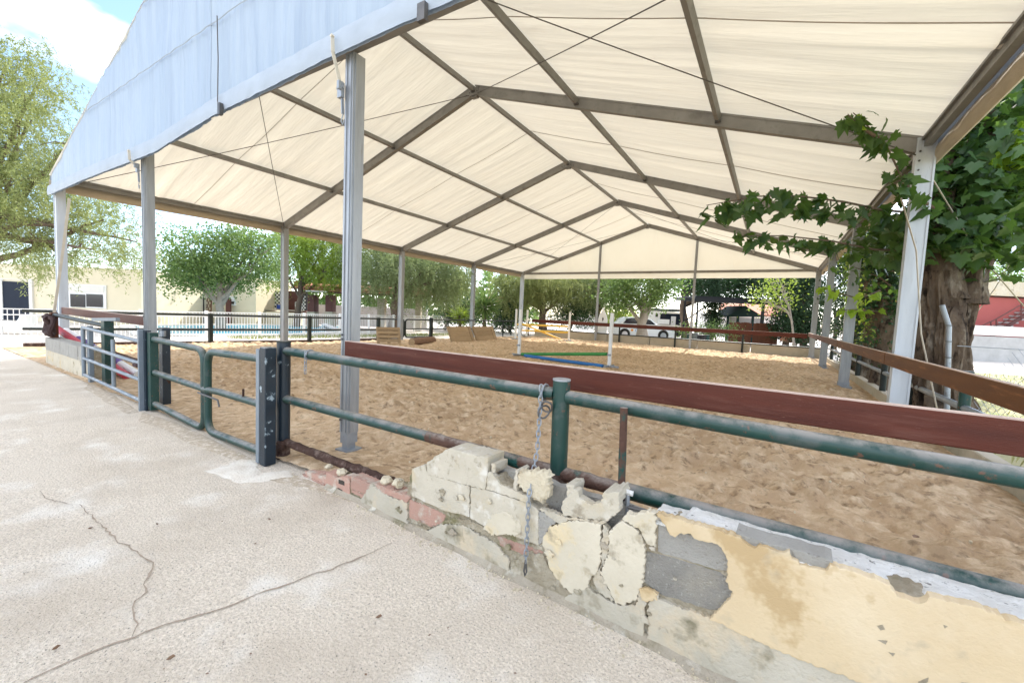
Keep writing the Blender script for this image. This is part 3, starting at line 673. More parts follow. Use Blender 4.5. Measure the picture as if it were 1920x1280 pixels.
# core with the broken top outline
core = [(-.25,-.05),(-.1,.03),(.3,.10),(.7,.17),(1.02,.19),(1.06,.36),(1.25,.42),(1.65,.46),(1.75,.52),(1.95,.44),(2.1,.38),(2.2,.30),(2.35,.36),(2.5,.42),(2.6,.52),(2.7,.555),(5.0,.56),(5.0,-.05)]
wpart('core', core, None, -.012, .17, 'core_mud', .006, .02, .006)
wpart('core', [(1.03,-.05),(1.05,.20),(1.5,.44),(1.68,.54),(2.62,.535),(5.0,.54),(5.0,-.05)], None, -.17, .05, 'block_mid', .004, .05)
# pink hollow bricks
for pts, n in (([(85,228),(205,262),(196,303),(92,252)], .0), ([(198,232),(250,262),(285,255),(318,272),(316,360),(250,335),(193,305)], .004), ([(322,252),(432,302),(398,352),(322,318)], .0), ([(322,320),(392,352),(385,368),(322,338)], -.006), ([(445,290),(630,358),(625,372),(612,388),(470,332)], .006), ([(622,372),(740,420),(806,452),(795,500),(740,517),(620,466)], -.004), ([(1072,562),(1190,600),(1312,645),(1290,668),(1230,672),(1085,610)], -.010)):
    wpart('brick', pts, Z1, n, .10, 'brick', .0025, .015)
for pts in ([(232,322),(262,312),(282,325),(280,338)], [(262,268),(292,280),(292,300),(262,290)]): wpart('brick_cell', pts, Z1, .006, .02, 'pit', .001, .03, 0)
for pts in ([(75,240),(190,292),(188,306),(90,262)], [(195,312),(310,362),(308,378),(200,330)]): wpart('brick', pts, Z1, .012, .08, 'brick', .002, .02)
b = MB()                                                          # loose lumps on the low bricks
for u, v, s_ in ((247,240,.05),(180,212,.035),(480,285,.05),(540,300,.05)):
    a, c = wp(540+u/2.743, 800+v/2.743); p = WO+WX*a+WZ*c-WN*.05
    ring = [[p+Vector((math.cos(t)*math.cos(e), math.sin(t)*math.cos(e), .7*math.sin(e)))*s_*R_.uniform(.7,1.1) for t in [k*math.pi/3 for k in range(6)]] for e in (-.9,-.1,.8)]
    base = len(b.v); b.add([x for r in ring for x in r], [(i*6+k, i*6+(k+1) % 6, (i+1)*6+(k+1) % 6, (i+1)*6+k) for i in range(2) for k in range(6)]+[tuple(range(12,18))])
b.build('rubble_lump', 'foam', wall)
# grey blocks
wpart('concrete_block', [(640,215),(665,205),(705,196),(722,243),(800,262),(935,303),(934,460),(800,428),(640,352)], Z1, .012, .16, 'block', .0025, .02)
wpart('concrete_block', [(718,182),(780,140),(832,110),(1034,156),(1030,230),(1016,320),(880,286),(720,240)], Z1, .016, .16, 'block', .003, .02)
wpart('concrete_block', [(940,308),(1018,322),(1240,395),(1290,432),(1290,610),(1200,575),(1000,505),(937,468)], Z1, .004, .15, 'block', .003, .02)
wpart('concrete_block', [(1024,238),(1045,230),(1062,252),(1100,300),(1170,330),(1242,362),(1238,392),(1020,318)], Z1, .006, .035, 'block', .003, .015)
wpart('web', [(1040,190),(1062,194),(1058,240),(1042,232)], Z1, -.01, .12, 'block', .002, .02)
wpart('web', [(1168,222),(1182,236),(1176,330),(1156,318)], Z1, -.004, .12, 'block', .003, .015)
wpart('mortar_lump', [(1182,240),(1250,228),(1330,240),(1340,300),(1338,368),(1290,392),(1235,362),(1200,330),(1168,285)], Z1, .0, .05, 'foam', .006, .012, .016)
wpart('concrete_block', [(1412,380),(1425,365),(1440,355),(1470,318),(1488,330),(1495,362),(1560,402),(1600,395),(1618,385),(1622,340),(1700,335),(1705,435),(1640,485),(1500,470),(1410,452)], Z1, .002, .05, 'block', .004, .012)
wpart('web', [(1425,298),(1462,302),(1466,345),(1430,372)], Z1, -.014, .12, 'block', .003, .012)
wpart('web', [(1622,338),(1698,336),(1698,400),(1630,400)], Z1, -.004, .15, 'block', .004, .012)
wpart('concrete_block', [(1290,435),(1330,440),(1400,472),(1345,515),(1312,590),(1290,605)], Z1, .006, .06, 'block_mid', .004, .012)
b = MB()
for k in range(120):                                             # gritty rubble in the broken cells
    s_ = R_.choice([(1.6,.3),(1.78,.2),(2.14,.26),(2.33,.16),(.75,.35)]); x = s_[0]+R_.uniform(0, s_[1]); zz = float(np.interp(x, [.7,1.1,1.6,1.95,2.1,2.2,2.5], [.13,.16,.44,.42,.36,.32,.40]))
    p = WO+WX*x+WZ*(zz+R_.uniform(0,.03))-WN*R_.uniform(.02,.15); r = R_.uniform(.006,.018)
    b.box(p, (r,r*1.3,r), tuple(Matrix.Rotation(R_.uniform(0,3), 3, Vector((R_.random(),R_.random(),R_.random())).normalized()).col))
ob = b.build('grit', 'block_dark', wall); ob['kind'] = 'stuff'
wpart('concrete_block', [(230,232),(258,238),(300,300),(330,285),(400,310),(500,338),(560,392),(580,470),(510,468),(228,378)], Z2, -.006, .1, 'block_mid', .002, .03)
wpart('concrete_block', [(176,378),(300,408),(512,474),(600,540),(600,640),(470,652),(240,578),(164,522)], Z2, -.008, .1, 'block_dark', .002, .03)
wpart('concrete_block', [(590,290),(700,330),(820,360),(1040,425),(1040,480),(700,400),(590,340)], Z2, -.008, .1, 'block_mid', .002, .03)
# plaster
wpart('plaster_patch', [(1005,522),(1025,485),(1052,452),(1110,435),(1150,450),(1192,482),(1206,540),(1180,556),(1110,552),(1060,558)], Z1, .012, .012, 'plaster_pale', .003, .010)
wpart('plaster_patch', [(1310,605),(1318,560),(1345,515),(1395,500),(1450,478),(1550,488),(1612,500),(1610,690),(1595,735),(1560,770),(1550,800),(1530,910),(1440,835),(1385,780),(1345,720),(1335,660)], Z1, .014, .04, 'plaster_pale', .003, .012)
wpart('plaster_patch', [(1622,500),(1652,530),(1646,650),(1604,735),(1618,770),(1685,900),(1600,850),(1565,775),(1600,735),(1616,690)], Z1, .010, .035, 'plaster_cement', .003, .012)
wpart('plaster_patch', [(1655,535),(1690,500),(1725,482),(1760,505),(1805,535),(1842,605),(1836,720),(1822,830),(1790,888),(1740,905),(1692,905),(1625,775),(1610,742),(1652,650)], Z1, .020, .05, 'plaster_pale', .003, .012)
wpart('plaster_patch', [(1720,470),(1745,440),(1790,455),(1850,425),(1893,440),(1893,620),(1850,600),(1812,530),(1770,500)], Z1, .012, .04, 'plaster_pale', .004, .012)
wpart('plaster_patch', [(1290,420),(1350,430),(1400,455),(1500,470),(1640,488),(1620,502),(1550,486),(1450,476),(1395,498),(1330,450)], Z1, .008, .03, 'plaster_cement', .003, .012)
wpart('plaster_patch', [(430,292),(500,345),(616,392),(618,470),(618,500),(562,492),(470,448),(370,396),(395,350)], Z1, .016, .05, 'plaster_cement', .004, .014)
wpart('plaster_patch', [(690,540),(800,500),(905,503),(960,540),(1062,592),(1140,682),(1142,752),(1000,700),(880,640),(760,575)], Z1, .012, .04, 'plaster_cement', .003, .014)
wpart('plaster_patch', [(640,500),(740,520),(830,470),(940,480),(1000,510),(1060,560),(1000,545),(900,500),(800,497),(700,535)], Z1, .004, .03, 'core_mud', .004, .012)
wpart('plaster_patch', [(1142,700),(1240,640),(1320,660),(1345,725),(1440,838),(1530,914),(1525,925),(1340,862),(1145,755)], Z1, .006, .03, 'core_mud', .003, .02)
ypl = [(228,198),(420,248),(600,302),(640,335),(682,356),(700,340),(750,358),(800,374),(838,366),(850,402),(900,434),(960,448),(1002,456),(1024,430),(1160,470),(1300,522),(1330,572),(1390,590),(1440,606),(1480,576),(1700,622),(1850,680),(1985,728),(2200,800)]
ylow = [(2200,1420),(1985,1335),(1190,986),(1100,940),(1030,920),(850,850),(740,800),(680,775),(590,737),(540,705),(470,682),(520,630),(580,562),(545,505),(552,450),(556,410),(525,350),(492,330),(450,322),(410,312),(382,286),(330,284),(312,302),(288,292),(262,242)]
yp = wpart('plaster_patch', ypl+ylow, Z2, .030, .04, 'plaster_yellow', .0022, .012, .003)
for pts in ([(1238,705),(1262,700),(1275,720),(1255,726)], [(1240,770),(1285,772),(1278,790)], [(1290,825),(1320,830),(1310,845)], [(1425,960),(1475,940),(1470,960),(1430,975)], [(1540,700),(1560,706),(1548,716)], [(1620,960),(1660,965),(1640,985)]):
    wpart('chip', pts, Z2, .0315, .003, 'core_mud', .001, .02, 0, yp)
# plinth of grey render, in two lengths with a crack between
wpart('plinth', [(0,600),(60,622),(135,616),(152,548),(188,542),(178,600),(172,700),(168,772),(60,718),(-80,655),(-200,590),(-150,560),(-90,540)], Z2, .018, .07, 'plaster_cement', .003, .014)
wpart('plinth', [(192,548),(236,566),(232,590),(320,628),(470,678),(590,715),(850,820),(1030,890),(1190,955),(1985,1300),(2200,1390),(2200,1900),(600,1000),(400,900),(300,840),(180,776),(184,690)], Z2, .020, .07, 'plaster_cement', .003, .014)
wpart('plaster_patch', [(150,545),(190,538),(238,562),(232,592),(205,595),(180,600),(160,592)], Z2, .036, .02, 'plaster_yellow', .003, .010)
b = MB()                                                          # sloping toe of mortar along the foot of the wall
def toe(u, v):
    a = .1+4.9*u; w = .03+.02*mnoise.noise((a*3, 0, 0))+.02*(a > 2.8); p = WO+WX*a+WN*(.0+w*v*1.6)+WZ*((1-v)**1.5*(.035+.015*mnoise.noise((a*5, 2, 1)))-.006); return p
b.grid(toe, 160, 4); b.build('mortar_toe', 'toe_dirt', wall, smooth=True)
# white mortar cap with a notch
def cap(u, v):
    a = 2.62+2.4*u; n = .004-.27*v; p = WO+WX*a+WN*n; rg = mnoise.noise((a*9, v*6, 0))*.010+mnoise.noise((a*28, v*18, 3))*.006
    top = .60 if a > 2.75 else .585; k = math.exp(-((a-3.475)/.045)**2)*max(0, 1-v*1.2)
    sh = .03*min(1, v*2.5); z = top-sh*.9-.03*max(0, v-.6)-.10*k+rg*(1 if v > .02 else .5)
    return Vector((p.x, p.y, z if v > 0 else z-.035))
b = MB(); b.grid(cap, 220, 14); b.build('mortar_cap', 'mortar_white', wall, smooth=True)
for k in range(30):                                              # flakes that still cling to the face
    a, c, r = R_.uniform(.9, 2.75), R_.uniform(.03, .46), R_.uniform(.006, .022); n_ = 9; ph = R_.uniform(0, 6)
    if c > .10+.2*a: continue
    wpart('flake', [(a+r*R_.uniform(.5,1.2)*1.5*math.cos(ph+t*6.283/n_), c+r*R_.uniform(.5,1.2)*math.sin(ph+t*6.283/n_)) for t in range(n_)], None, R_.choice([.030,.036,.042]), .012, R_.choice(['plaster_cement','plaster_pale','core_mud','toe_dirt']), .002, .01, .003)
MB().box((5.535,-.66,.53), (.03,.03,.03)).build('brick_bit', 'brick', wall, bevel=.008)

# ------------------------------------------------------------------ left low wall, bundle and poles
lw = thing('low_wall', 'short cream plastered low wall at the left end of the arena front', 'wall', (-5,-.4,0))
def lwall(name, poly, n, depth, material, amp=.004, step=.05):
    poly = ragged(poly, step, amp); b = MB(); b.prism(poly, (Vector((0,-.46+0*n,0))+Vector((0,-n,0)), Vector((1,.0,0)), WZ, Vector((0,-1,0))), depth, .004); return b.build(name, material, lw)
lwall('core', [(-6.45,-.05),(-6.45,.50),(-3.68,.50),(-3.66,-.05)], -.035, .16, 'core_mud')
lwall('plaster', [(-6.47,-.05),(-6.47,.44),(-5.6,.46),(-5.3,.36),(-5.0,.32),(-4.75,.40),(-4.5,.42),(-4.25,.34),(-4.1,.26),(-3.98,.22),(-3.9,.2),(-3.8,.26),(-3.66,.24),(-3.64,-.05)], .004, .02, 'plaster_pale', .006)
for i, x in enumerate((-6.44,-5.9,-5.35,-4.8,-4.22)):
    b = MB(); b.box((x+.27, -.362, .40), (.525, .22, .245)); b.build('concrete_block', 'block_mid', lw, bevel=.006)
lp = thing('pipe_fence', 'short dull pipe fence on the low wall at the far left', 'fence', (-5,-.36,.5), 'steel pipe fences')
pipe('rail', [(-6.3,-.36,.985),(-3.2,-.36,.93)], .036, 'dark_green_paint', lp); MB().box((-6.33,-.36,.76),(.14,.1,.54)).build('post', 'wood_brown', lp, bevel=.006)
pipe('lower_rail', [(-3.1,-.33,.50),(-1.9,-.2,.40),(-.8,-.36,.33)], .045, 'rust', lp)
bag = thing('cloth_bundle', 'dark brown cloth bundle hung over the leftmost fence post', 'cloth', (-6.2,-.5,.5))
for k, (dx, dz, w) in enumerate(((0,0,.055),(.10,-.02,.05),(-.08,.0,.045),(.26,-.03,.055))):
    b = MB(); pts = [Vector((-6.25+dx+.08*math.cos(a*.52+k)*.9, -.46-.03*math.sin(k+a), .80+dz+.17*math.sin(a*.52+k))) for a in range(11)]
    b.tube(pts, [w*(.6+.4*abs(math.sin(a*1.3+k))) for a in range(11)], 8); b.build('fold', 'leather', bag, smooth=True)
def ground_pole(a, c, r, bands, label, group, name='jump_pole'):
    """bands: list of (fraction end, material)"""
    a, c = Vector(a), Vector(c); t = thing(name, label, 'pole', a.lerp(c, .5), group); f0 = 0
    for f1, mt in bands:
        p, q = a.lerp(c, f0), a.lerp(c, f1); MB().tube([p, q], r, 12).build('band' if len(bands) > 1 else 'pole', mt, t, smooth=True); f0 = f1
    return t
ground_pole(PX(104,614,y=-.22), PX(237,704,z=.06), .065, [(1, 'pole_red')], 'red jump pole resting on the low wall behind the silver gate', 'poles of the jumps')
ground_pole(PX(123,620,y=-.05), PX(259,702,z=.06), .065, [(.22,'white_paint'),(.46,'pole_purple'),(.62,'white_paint'),(.80,'pole_purple'),(1,'white_paint')], 'white and purple banded pole resting beside the red pole', 'poles of the jumps')

# ------------------------------------------------------------------ far, left and right edges of the arena
fw = thing('low_wall', 'long stained concrete low wall along the far end of the arena', 'wall', (0,20.3,0))
x = -6.6
while x < 7.9:
    x1 = min(x+2.35, 7.95); b = MB(); b.box(((x+x1)/2, 20.33+R_.uniform(-.01,.01), .22), (x1-x-.03, .2, .46+R_.uniform(-.01,.01))); b.build('wall_panel', 'wall_tan', fw, bevel=.008); x = x1
b = MB(); b.tube([(-6.7,20.22,.47),(7.9,20.22,.47)], .03, 8); b.build('pipe_coping', 'dark_green_paint', fw, smooth=True)
ff_ = thing('pipe_fence', 'thin dark posts along the far low wall below the red boards', 'fence', (0,20.1,0), 'steel pipe fences')
for px_ in (957,1160,1265,1392): 
    xx = PX(px_, 645, y=20.12).x; MB().tube([(xx,20.12,-.02),(xx,20.12,.92)], .045, 8).build('post', 'dark_green_paint', ff_, smooth=True)
lf = thing('pipe_fence', 'dark pipe fence along the pool side of the arena', 'fence', (-8.3,8,0), 'steel pipe fences')
def fpt(y, z): return Vector((float(fence_x(y)), y, z))
YF = [-.2, 1.6, 3.56, 6.43, 9.3]
for y in YF[2:]: MB().box(fpt(y, .48), (.11,.11,1.0)).build('post', 'dark_green_paint', lf, bevel=.004)
for z in (.93, .47): pipe('rail', [fpt(y, z) for y in YF], .038, 'dark_green_paint', lf, 8)
pipe('lower_rail', [fpt(y, .06) for y in YF], .05, 'rust', lf, 8)
for i, (ya, yb, rr, lb) in enumerate(((9.4,10.55,True,'near leaf of the dark rounded pipe gate behind the pallet'), (10.62,11.9,False,'far leaf of the dark rounded pipe gate behind the log'))):
    g = thing('gate', lb, 'gate', fpt((ya+yb)/2, 0), 'leaves of the far rounded gate')
    pipe('frame', round_frame(fpt(ya,.92), fpt(yb,.92), fpt(ya,.12), fpt(yb,.12), round_right=rr), .035, 'dark_green_paint', g, 8)
    pipe('middle_bar', [fpt(ya,.5), fpt(yb,.5)], .03, 'dark_green_paint', g, 8)
lf2 = thing('pipe_fence', 'thinner pipe fence between the far gate and the far corner', 'fence', (-7.2,16,0), 'steel pipe fences')
for y in (12.0,): MB().box(fpt(y, .5), (.13,.13,1.05)).build('post', 'dark_green_paint', lf2, bevel=.004)
for y in (17.25,20.0): pipe('post', [fpt(y,0), fpt(y,.96)], .035, 'dark_green_paint', lf2, 8)
for z in (.93,.5): pipe('rail', [fpt(y, z) for y in (12,17.25,20.1)], .03, 'dark_green_paint', lf2, 8)
rf = thing('pipe_fence', 'grey green pipe fence behind the right marquee legs', 'fence', (7.95,9,0), 'steel pipe fences')
for y in (1.2,4.4,6.6,8.6,11.6,14.5,17.5): MB().tube([(7.98,y,-.02),(7.98,y,1.0)], .055, 10).build('post', 'green_paint' if y < 6 else 'dark_green_paint', rf, smooth=True)
for z in (.56,.95): pipe('rail', [(7.98,-.4,z),(7.98,19.9,z)], .04, 'galv' if z < .6 else 'dark_green_paint', rf, 10)
rk = thing('kerb_wall', 'low pale kerb wall under the right side fence', 'kerb', (7.98,9,0))
for k in range(9): MB().box((8.0, .2+2.2*k+1.1, .07), (.16, 2.18, .24)).build('kerb_block', 'wall_tan', rk, bevel=.012)

# ------------------------------------------------------------------ jumps, pallets, log
def standard(x, y, h, ax, label, cup=None):
    z0 = sand_z(x, y)+.01; t = thing('jump_standard', label, 'jump stand', (x, y, z0), 'white jump standards')
    MB().box((x, y, z0+h/2+.03), (.085,.085,h-.02)).build('post', 'white_paint', t, bevel=.006)
    MB().bar((x-ax.x*.28, y-ax.y*.28, z0+.03), (x+ax.x*.28, y+ax.y*.28, z0+.03), .05, .05).build('foot_bar', 'galv', t)
    q = Vector((-ax.y, ax.x, 0)); MB().bar((x-q.x*.28, y-q.y*.28, z0+.035), (x+q.x*.28, y+q.y*.28, z0+.035), .05, .05).build('foot_bar', 'galv', t)
    if cup:
        for cz in cup: MB().box((x, y-.06, z0+cz), (.10,.06,.05)).build('cup', 'galv', t)
    return t
def hgt(u, v, x, y):
    D = CF + CR*((u-960)/FPX) + CU*((640-v)/FPX); t = ((x-CAM[0])*D.x+(y-CAM[1])*D.y)/(D.x**2+D.y**2); return CAM[2]+t*D.z
jx = Vector((1,-.13,0)).normalized()
standard(-1.06, 9.19, hgt(974,583,-1.06,9.19), jx, 'white jump standard at the left end of the green and blue poles', [.35])
standard(2.16, 8.78, hgt(1143,590,2.16,8.78), jx, 'white jump standard at the right end of the green and blue poles', [.35])
ground_pole((-.9,9.1,.10), (2.1,8.70,.40), .05, [(1,'pole_green')], 'green jump pole, one end on the sand and one in a cup', 'poles of the jumps')
ground_pole((-.72,8.98,.075), (2.05,8.58,.07), .05, [(1,'pole_blue')], 'blue jump pole lying on the sand under the green pole', 'poles of the jumps')
def P2(u, v): q = PX(u, v, z=0); return q.x, q.y
sA, sB, sC = P2(966,637), P2(987,633), P2(1066,641)
standard(*sA, hgt(966,581,*sA), Vector((1,0,0)), 'white jump standard leftmost beside the yellow poles'); standard(*sB, hgt(987,583,*sB), Vector((1,0,0)), 'white jump standard standing behind the left end of the yellow poles'); standard(*sC, hgt(1066,587,*sC), Vector((1,0,0)), 'white jump standard at the right end of the yellow poles')
ym = sC[1]-.1
ground_pole(PX(970,608,y=ym), PX(1064,612,y=ym), .05, [(1,'pole_yellow')], 'upper level yellow pole of the far jump', 'poles of the jumps')
ground_pole(PX(974,619,y=ym-.15), PX(1064,623,y=ym-.1), .05, [(1,'pole_yellow')], 'lower level yellow pole of the far jump', 'poles of the jumps')
ground_pole(PX(980,607,y=ym-.3), PX(1051,636,z=.05), .05, [(1,'pole_yellow')], 'yellow pole slanting down to the sand at the far jump', 'poles of the jumps')

def slat_frame(o, x, y, z): return (x, y, z)
def pallet(u0, u1, vt, vb, label):
    a, c = PX(u0, vb, z=.02), PX(u1, vb, z=.02); ex = (c-a); w = ex.length; ex.normalize(); back = Vector((-ex.y, ex.x, 0)); H = hgt((u0+u1)/2, vt, (a.x+c.x)/2, (a.y+c.y)/2)
    ey = (WZ*.93+back*.37).normalized(); en = ex.cross(ey).normalized(); t = thing('pallet', label, 'pallet', (a+c)/2)
    fr = (ex, ey, en)
    for k in range(5): MB().box(a+ex*w/2+ey*(H*(.06+.22*k)), (w, H*.15, .022), fr).build('slat', 'wood_pallet', t)
    for k in (.05,.5,.95): MB().box(a+ex*w*k+ey*H/2-en*.05, (.09, H*1.0, .075), fr).build('stringer', 'wood_pallet', t)
    for k in range(4): MB().box(a+ex*w/2+ey*(H*(.1+.27*k))-en*.10, (w, H*.13, .02), fr).build('slat', 'wood_pallet', t)
    return t
pallet(708,752,613,648,'weathered wooden pallet leaning on the pool side fence')
def panel(u0, u1, vt, vb, label, cl):
    a, c = PX(u0, vb, z=.02), PX(u1, vb-2, z=.02); ex = (c-a); w = ex.length; ex.normalize(); back = Vector((-ex.y, ex.x, 0)); H = hgt((u0+u1)/2, vt, (a.x+c.x)/2, (a.y+c.y)/2)*1.02
    ey = (WZ*.93+back*.36-ex*.10).normalized(); en = ex.cross(ey).normalized(); t = thing('wooden_hurdle', label, 'panel', (a+c)/2, 'wooden panels leaning on the far fence'); fr = (ex, ey, en)
    for k in range(3): MB().box(a+ex*w/2+ey*(H*(.17+.333*k)), (w, H*.325, .03), fr).build('plank', 'wood_pallet', t)
    for k in cl: MB().box(a+ex*w*k+ey*H/2+en*.03, (.16, H, .03), fr).build('batten', 'wood_pallet', t)
panel(846,890,612,641,'wooden plank panel leaning left of the other, with battens at both ends',(.06,.92)); panel(893,932,612,639,'wooden plank panel leaning right of the other, nearer the jump',(.06,.90))
lg = thing('log', 'short brown log lying on the sand beside the pallet', 'log', PX(795,642,z=0))
a, c = PX(772,641,z=.14), PX(812,637,z=.14); b = MB(); b.tube([a.lerp(c, k/8) for k in range(9)], [.15*R_.uniform(.9,1.1) for _ in range(9)], 10); b.build('trunk', 'log_bark', lg, smooth=True)
e = (a-c).normalized(); MB().tube([a+e*.004, a+e*.008], .14, 10).build('cut_face', 'wood_pallet', lg)

# ------------------------------------------------------------------ vegetation
def rand_unit(n):
    v = NR.normal(size=(n,3)); return v/np.linalg.norm(v, axis=1, keepdims=True)
def leaf_quads(P, D, size, aspect, N=None):
    """diamond leaves at P pointing along D"""
    n = len(P); D = D/np.linalg.norm(D, axis=1, keepdims=True); rnd = rand_unit(n); Sd = np.cross(D, rnd); Sd /= np.linalg.norm(Sd, axis=1, keepdims=True)+1e-9
    s = (size*NR.uniform(.6,1.3,n))[:,None]; w = s*aspect
    V = np.stack([P, P+D*s*.45+Sd*w, P+D*s, P+D*s*.45-Sd*w], 1).reshape(-1,3); F = np.arange(n*4).reshape(-1,4); return V, F
def blobs_world(blobs, D):
    out = []
    for u, v, ru, rv in blobs: out.append((np.array(PX(u, v, d=D)), ru*D/FPX, rv*D/FPX))
    return out
def in_ellipsoids(bl, n, shell=.55):
    w = np.array([a*a*c for _, a, c in bl]); w = w/w.sum(); out = []
    for (c, rh, rv), k in zip(bl, NR.multinomial(n, w)):
        d = rand_unit(k); r = NR.uniform(shell**3, 1, k)**(1/3); out.append(c + d*r[:,None]*np.array([rh, rh, rv]))
    return np.concatenate(out)
def limbs(t, base, bl, r0, material, fork=.45, n=6, name='trunk', lean=(0,0)):
    b = MB(); base = Vector(base); cen = Vector(tuple(sum(c for c, _, _ in bl)/len(bl))); top = Vector((base.x+(cen.x-base.x)*.35+lean[0], base.y+(cen.y-base.y)*.35+lean[1], base.z+(cen.z-base.z)*fork*1.6))
    pts = [base.lerp(top, k/6)+Vector((R_.uniform(-1,1), R_.uniform(-1,1), 0))*r0*.35*(k > 0) for k in range(7)]
    b.tube(pts, [r0*(1.35-.1*k if k < 2 else 1.1-.06*k) for k in range(7)], 10); tr = b.build(name, material, t, smooth=True)
    b = MB()
    for k in range(n):
        c, rh, rv = bl[k % len(bl)]; tg = Vector(tuple(c))+Vector((R_.uniform(-.6,.6)*rh, R_.uniform(-.6,.6)*rh, R_.uniform(-.2,.7)*rv)); s0 = pts[R_.choice([3,4,5,6])]
        mid = s0.lerp(tg, .45)+Vector((R_.uniform(-.2,.2), R_.uniform(-.2,.2), R_.uniform(.1,.4)))*rh*.4; L = []
        for q in range(9):
            f = q/8; L.append((s0*(1-f)**2+mid*2*f*(1-f)+tg*f*f)+Vector((R_.uniform(-1,1),R_.uniform(-1,1),R_.uniform(-1,1)))*.05)
        b.tube(L, [r0*.5*(1-.9*q/8)+.012 for q in range(9)], 6)
        for q in (4,5,6,7):
            e = L[q]+Vector((R_.uniform(-1,1)*rh, R_.uniform(-1,1)*rh, R_.uniform(-.3,.8)*rv))*.45; b.tube([L[q], L[q].lerp(e, .5)+Vector((0,0,.1)), e], [.03+r0*.06,.02,.008], 5)
    b.build('branch', material, t, smooth=True); return tr
def leafy_tree(name, label, u, d, blobs, leaf, nclump, nleaf, size, bark='bark', r0=.16, group='trees around the arena', aspect=.28, spread=.42, nlimb=7, fork=.45, shell=.5, base_z=0., lean=(0,0), cat='tree'):
    bl = blobs_world(blobs, d); base = ground(u, d, base_z); t = thing(name, label, cat, base, group)
    limbs(t, base, bl, r0, bark, n=nlimb, fork=fork, lean=lean)
    C = in_ellipsoids(bl, nclump, shell); cl = NR.integers(0, nclump, nleaf); P = C[cl]+NR.normal(size=(nleaf,3))*spread*np.array([1,1,.7]); ct = NR.uniform(0, 1, nclump)
    D = rand_unit(nleaf)+np.array([0,0,-.35]); V, F = leaf_quads(P, D, size, aspect); tone = np.clip(ct[cl]*.6+NR.uniform(0,.5,nleaf), 0, 1)
    np_obj('crown', V, F, leaf, t, tone=np.repeat(tone, 4)); return t
def pepper_tree(name, label, u, d, blobs, leaf, nstr, per, size, L=(1.,2.4), bark='bark', r0=.22, group='trees around the arena', nlimb=8, fork=.5, base_z=0., lean=(0,0), aspect=.11):
    """weeping crown: strands of narrow leaves hanging from arching twigs"""
    bl = blobs_world(blobs, d); base = ground(u, d, base_z); t = thing(name, label, 'tree', base, group); limbs(t, base, bl, r0, bark, n=nlimb, fork=fork, lean=lean)
    nc = max(10, nstr//14); C = in_ellipsoids(bl, nc, .35); cl = NR.integers(0, nc, nstr); S0 = C[cl]+NR.normal(size=(nstr,3))*np.array([.38,.38,.28])
    Ls = NR.uniform(*L, nstr)*NR.uniform(.4,1,nstr); out = NR.normal(size=(nstr,2))*.34; f = np.tile(np.linspace(0,1,per), nstr); si = np.repeat(np.arange(nstr), per)
    P = S0[si].copy(); P[:,:2] += out[si]*(f**.7)[:,None]*Ls[si][:,None]*.6; P[:,2] += Ls[si]*(.16*np.sin(f*2.2)-.8*f**1.6); P += NR.normal(size=P.shape)*.025
    P[:,2] = np.maximum(P[:,2], .35)
    D = rand_unit(len(P))*.75+np.array([0,0,-.55]); D[:,:2] += out[si]*.5; V, F = leaf_quads(P, D, size, aspect)
    tone = np.clip(NR.uniform(0,1,nc)[cl][si]*.6+NR.uniform(0,.45,len(P)), 0, 1); np_obj('crown', V, F, leaf, t, tone=np.repeat(tone, 4)); return t

pepper_tree('pepper_tree', 'big feathery pepper tree overhanging the cream house at far left', -90, 14, [(30,150,95,70),(60,260,110,90),(-60,200,140,150),(110,370,95,60),(30,400,100,60),(190,420,60,36),(235,455,40,26),(-20,330,120,80),(30,450,90,36),(130,440,70,30),(90,480,90,20),(210,470,50,26),(20,110,60,40)], 'leaf_pepper', 4800, 24, .115, L=(.5,1.6), r0=.25, nlimb=16)
leafy_tree('leafy_tree', 'round fresh green leafy tree beside the pool bar', 412, 19, [(385,480,72,58),(450,480,62,58),(335,510,42,40),(498,482,38,40),(405,518,66,30)], 'leaf_green', 170, 19000, .13, 'bark_pale', .17, spread=.36)
pepper_tree('pepper_tree', 'yellow green airy tree above the red tiled pool bar roof', 556, 25, [(560,470,50,44),(610,500,56,40),(520,440,45,22),(650,470,46,52),(590,450,70,34),(640,510,40,30),(540,510,40,30)], 'leaf_yellow', 2600, 18, .16, L=(.4,1.5), r0=.16)
pepper_tree('pepper_tree', 'grey green weeping pepper tree behind the pool fence, thick forked trunk', 737, 24, [(745,495,80,45),(835,515,60,46),(690,510,50,48),(780,520,80,45),(700,465,66,30),(800,490,80,30),(860,530,30,40)], 'leaf_pepper_grey', 4300, 24, .14, L=(.8,2.6), r0=.28)
pepper_tree('pepper_tree', 'weeping pepper tree left of the far gable post, trunk among dark shrubs', 1020, 29, [(1010,540,66,34),(955,550,38,35),(1060,535,46,34),(1000,525,70,25)], 'leaf_pepper', 3000, 20, .17, L=(.6,1.9), r0=.25)
pepper_tree('pepper_tree', 'grey green weeping tree behind the left far gable post', 1124, 31, [(1110,545,50,34),(1145,540,36,38),(1085,550,36,30),(1120,520,70,24)], 'leaf_pepper_grey', 2600, 20, .17, L=(.8,2.2), r0=.2, bark='wood_brown')
leafy_tree('leafy_tree', 'mid green tree with a stout pale trunk in front of the white car', 1206, 26, [(1205,545,48,34),(1165,550,30,30),(1245,535,35,26),(1200,520,60,24)], 'leaf_green', 140, 12000, .16, 'bark_pale', .30, fork=.42, spread=.42)
leafy_tree('spreading_tree', 'dark spreading tree with leaning pale limbs above the black pergola', 1290, 33, [(1330,540,60,26),(1400,535,60,30),(1290,520,45,22),(1370,510,90,24),(1430,520,40,26)], 'leaf_dark', 320, 15000, .22, 'bark', .3, fork=.5, nlimb=10, lean=(-1.5,0))
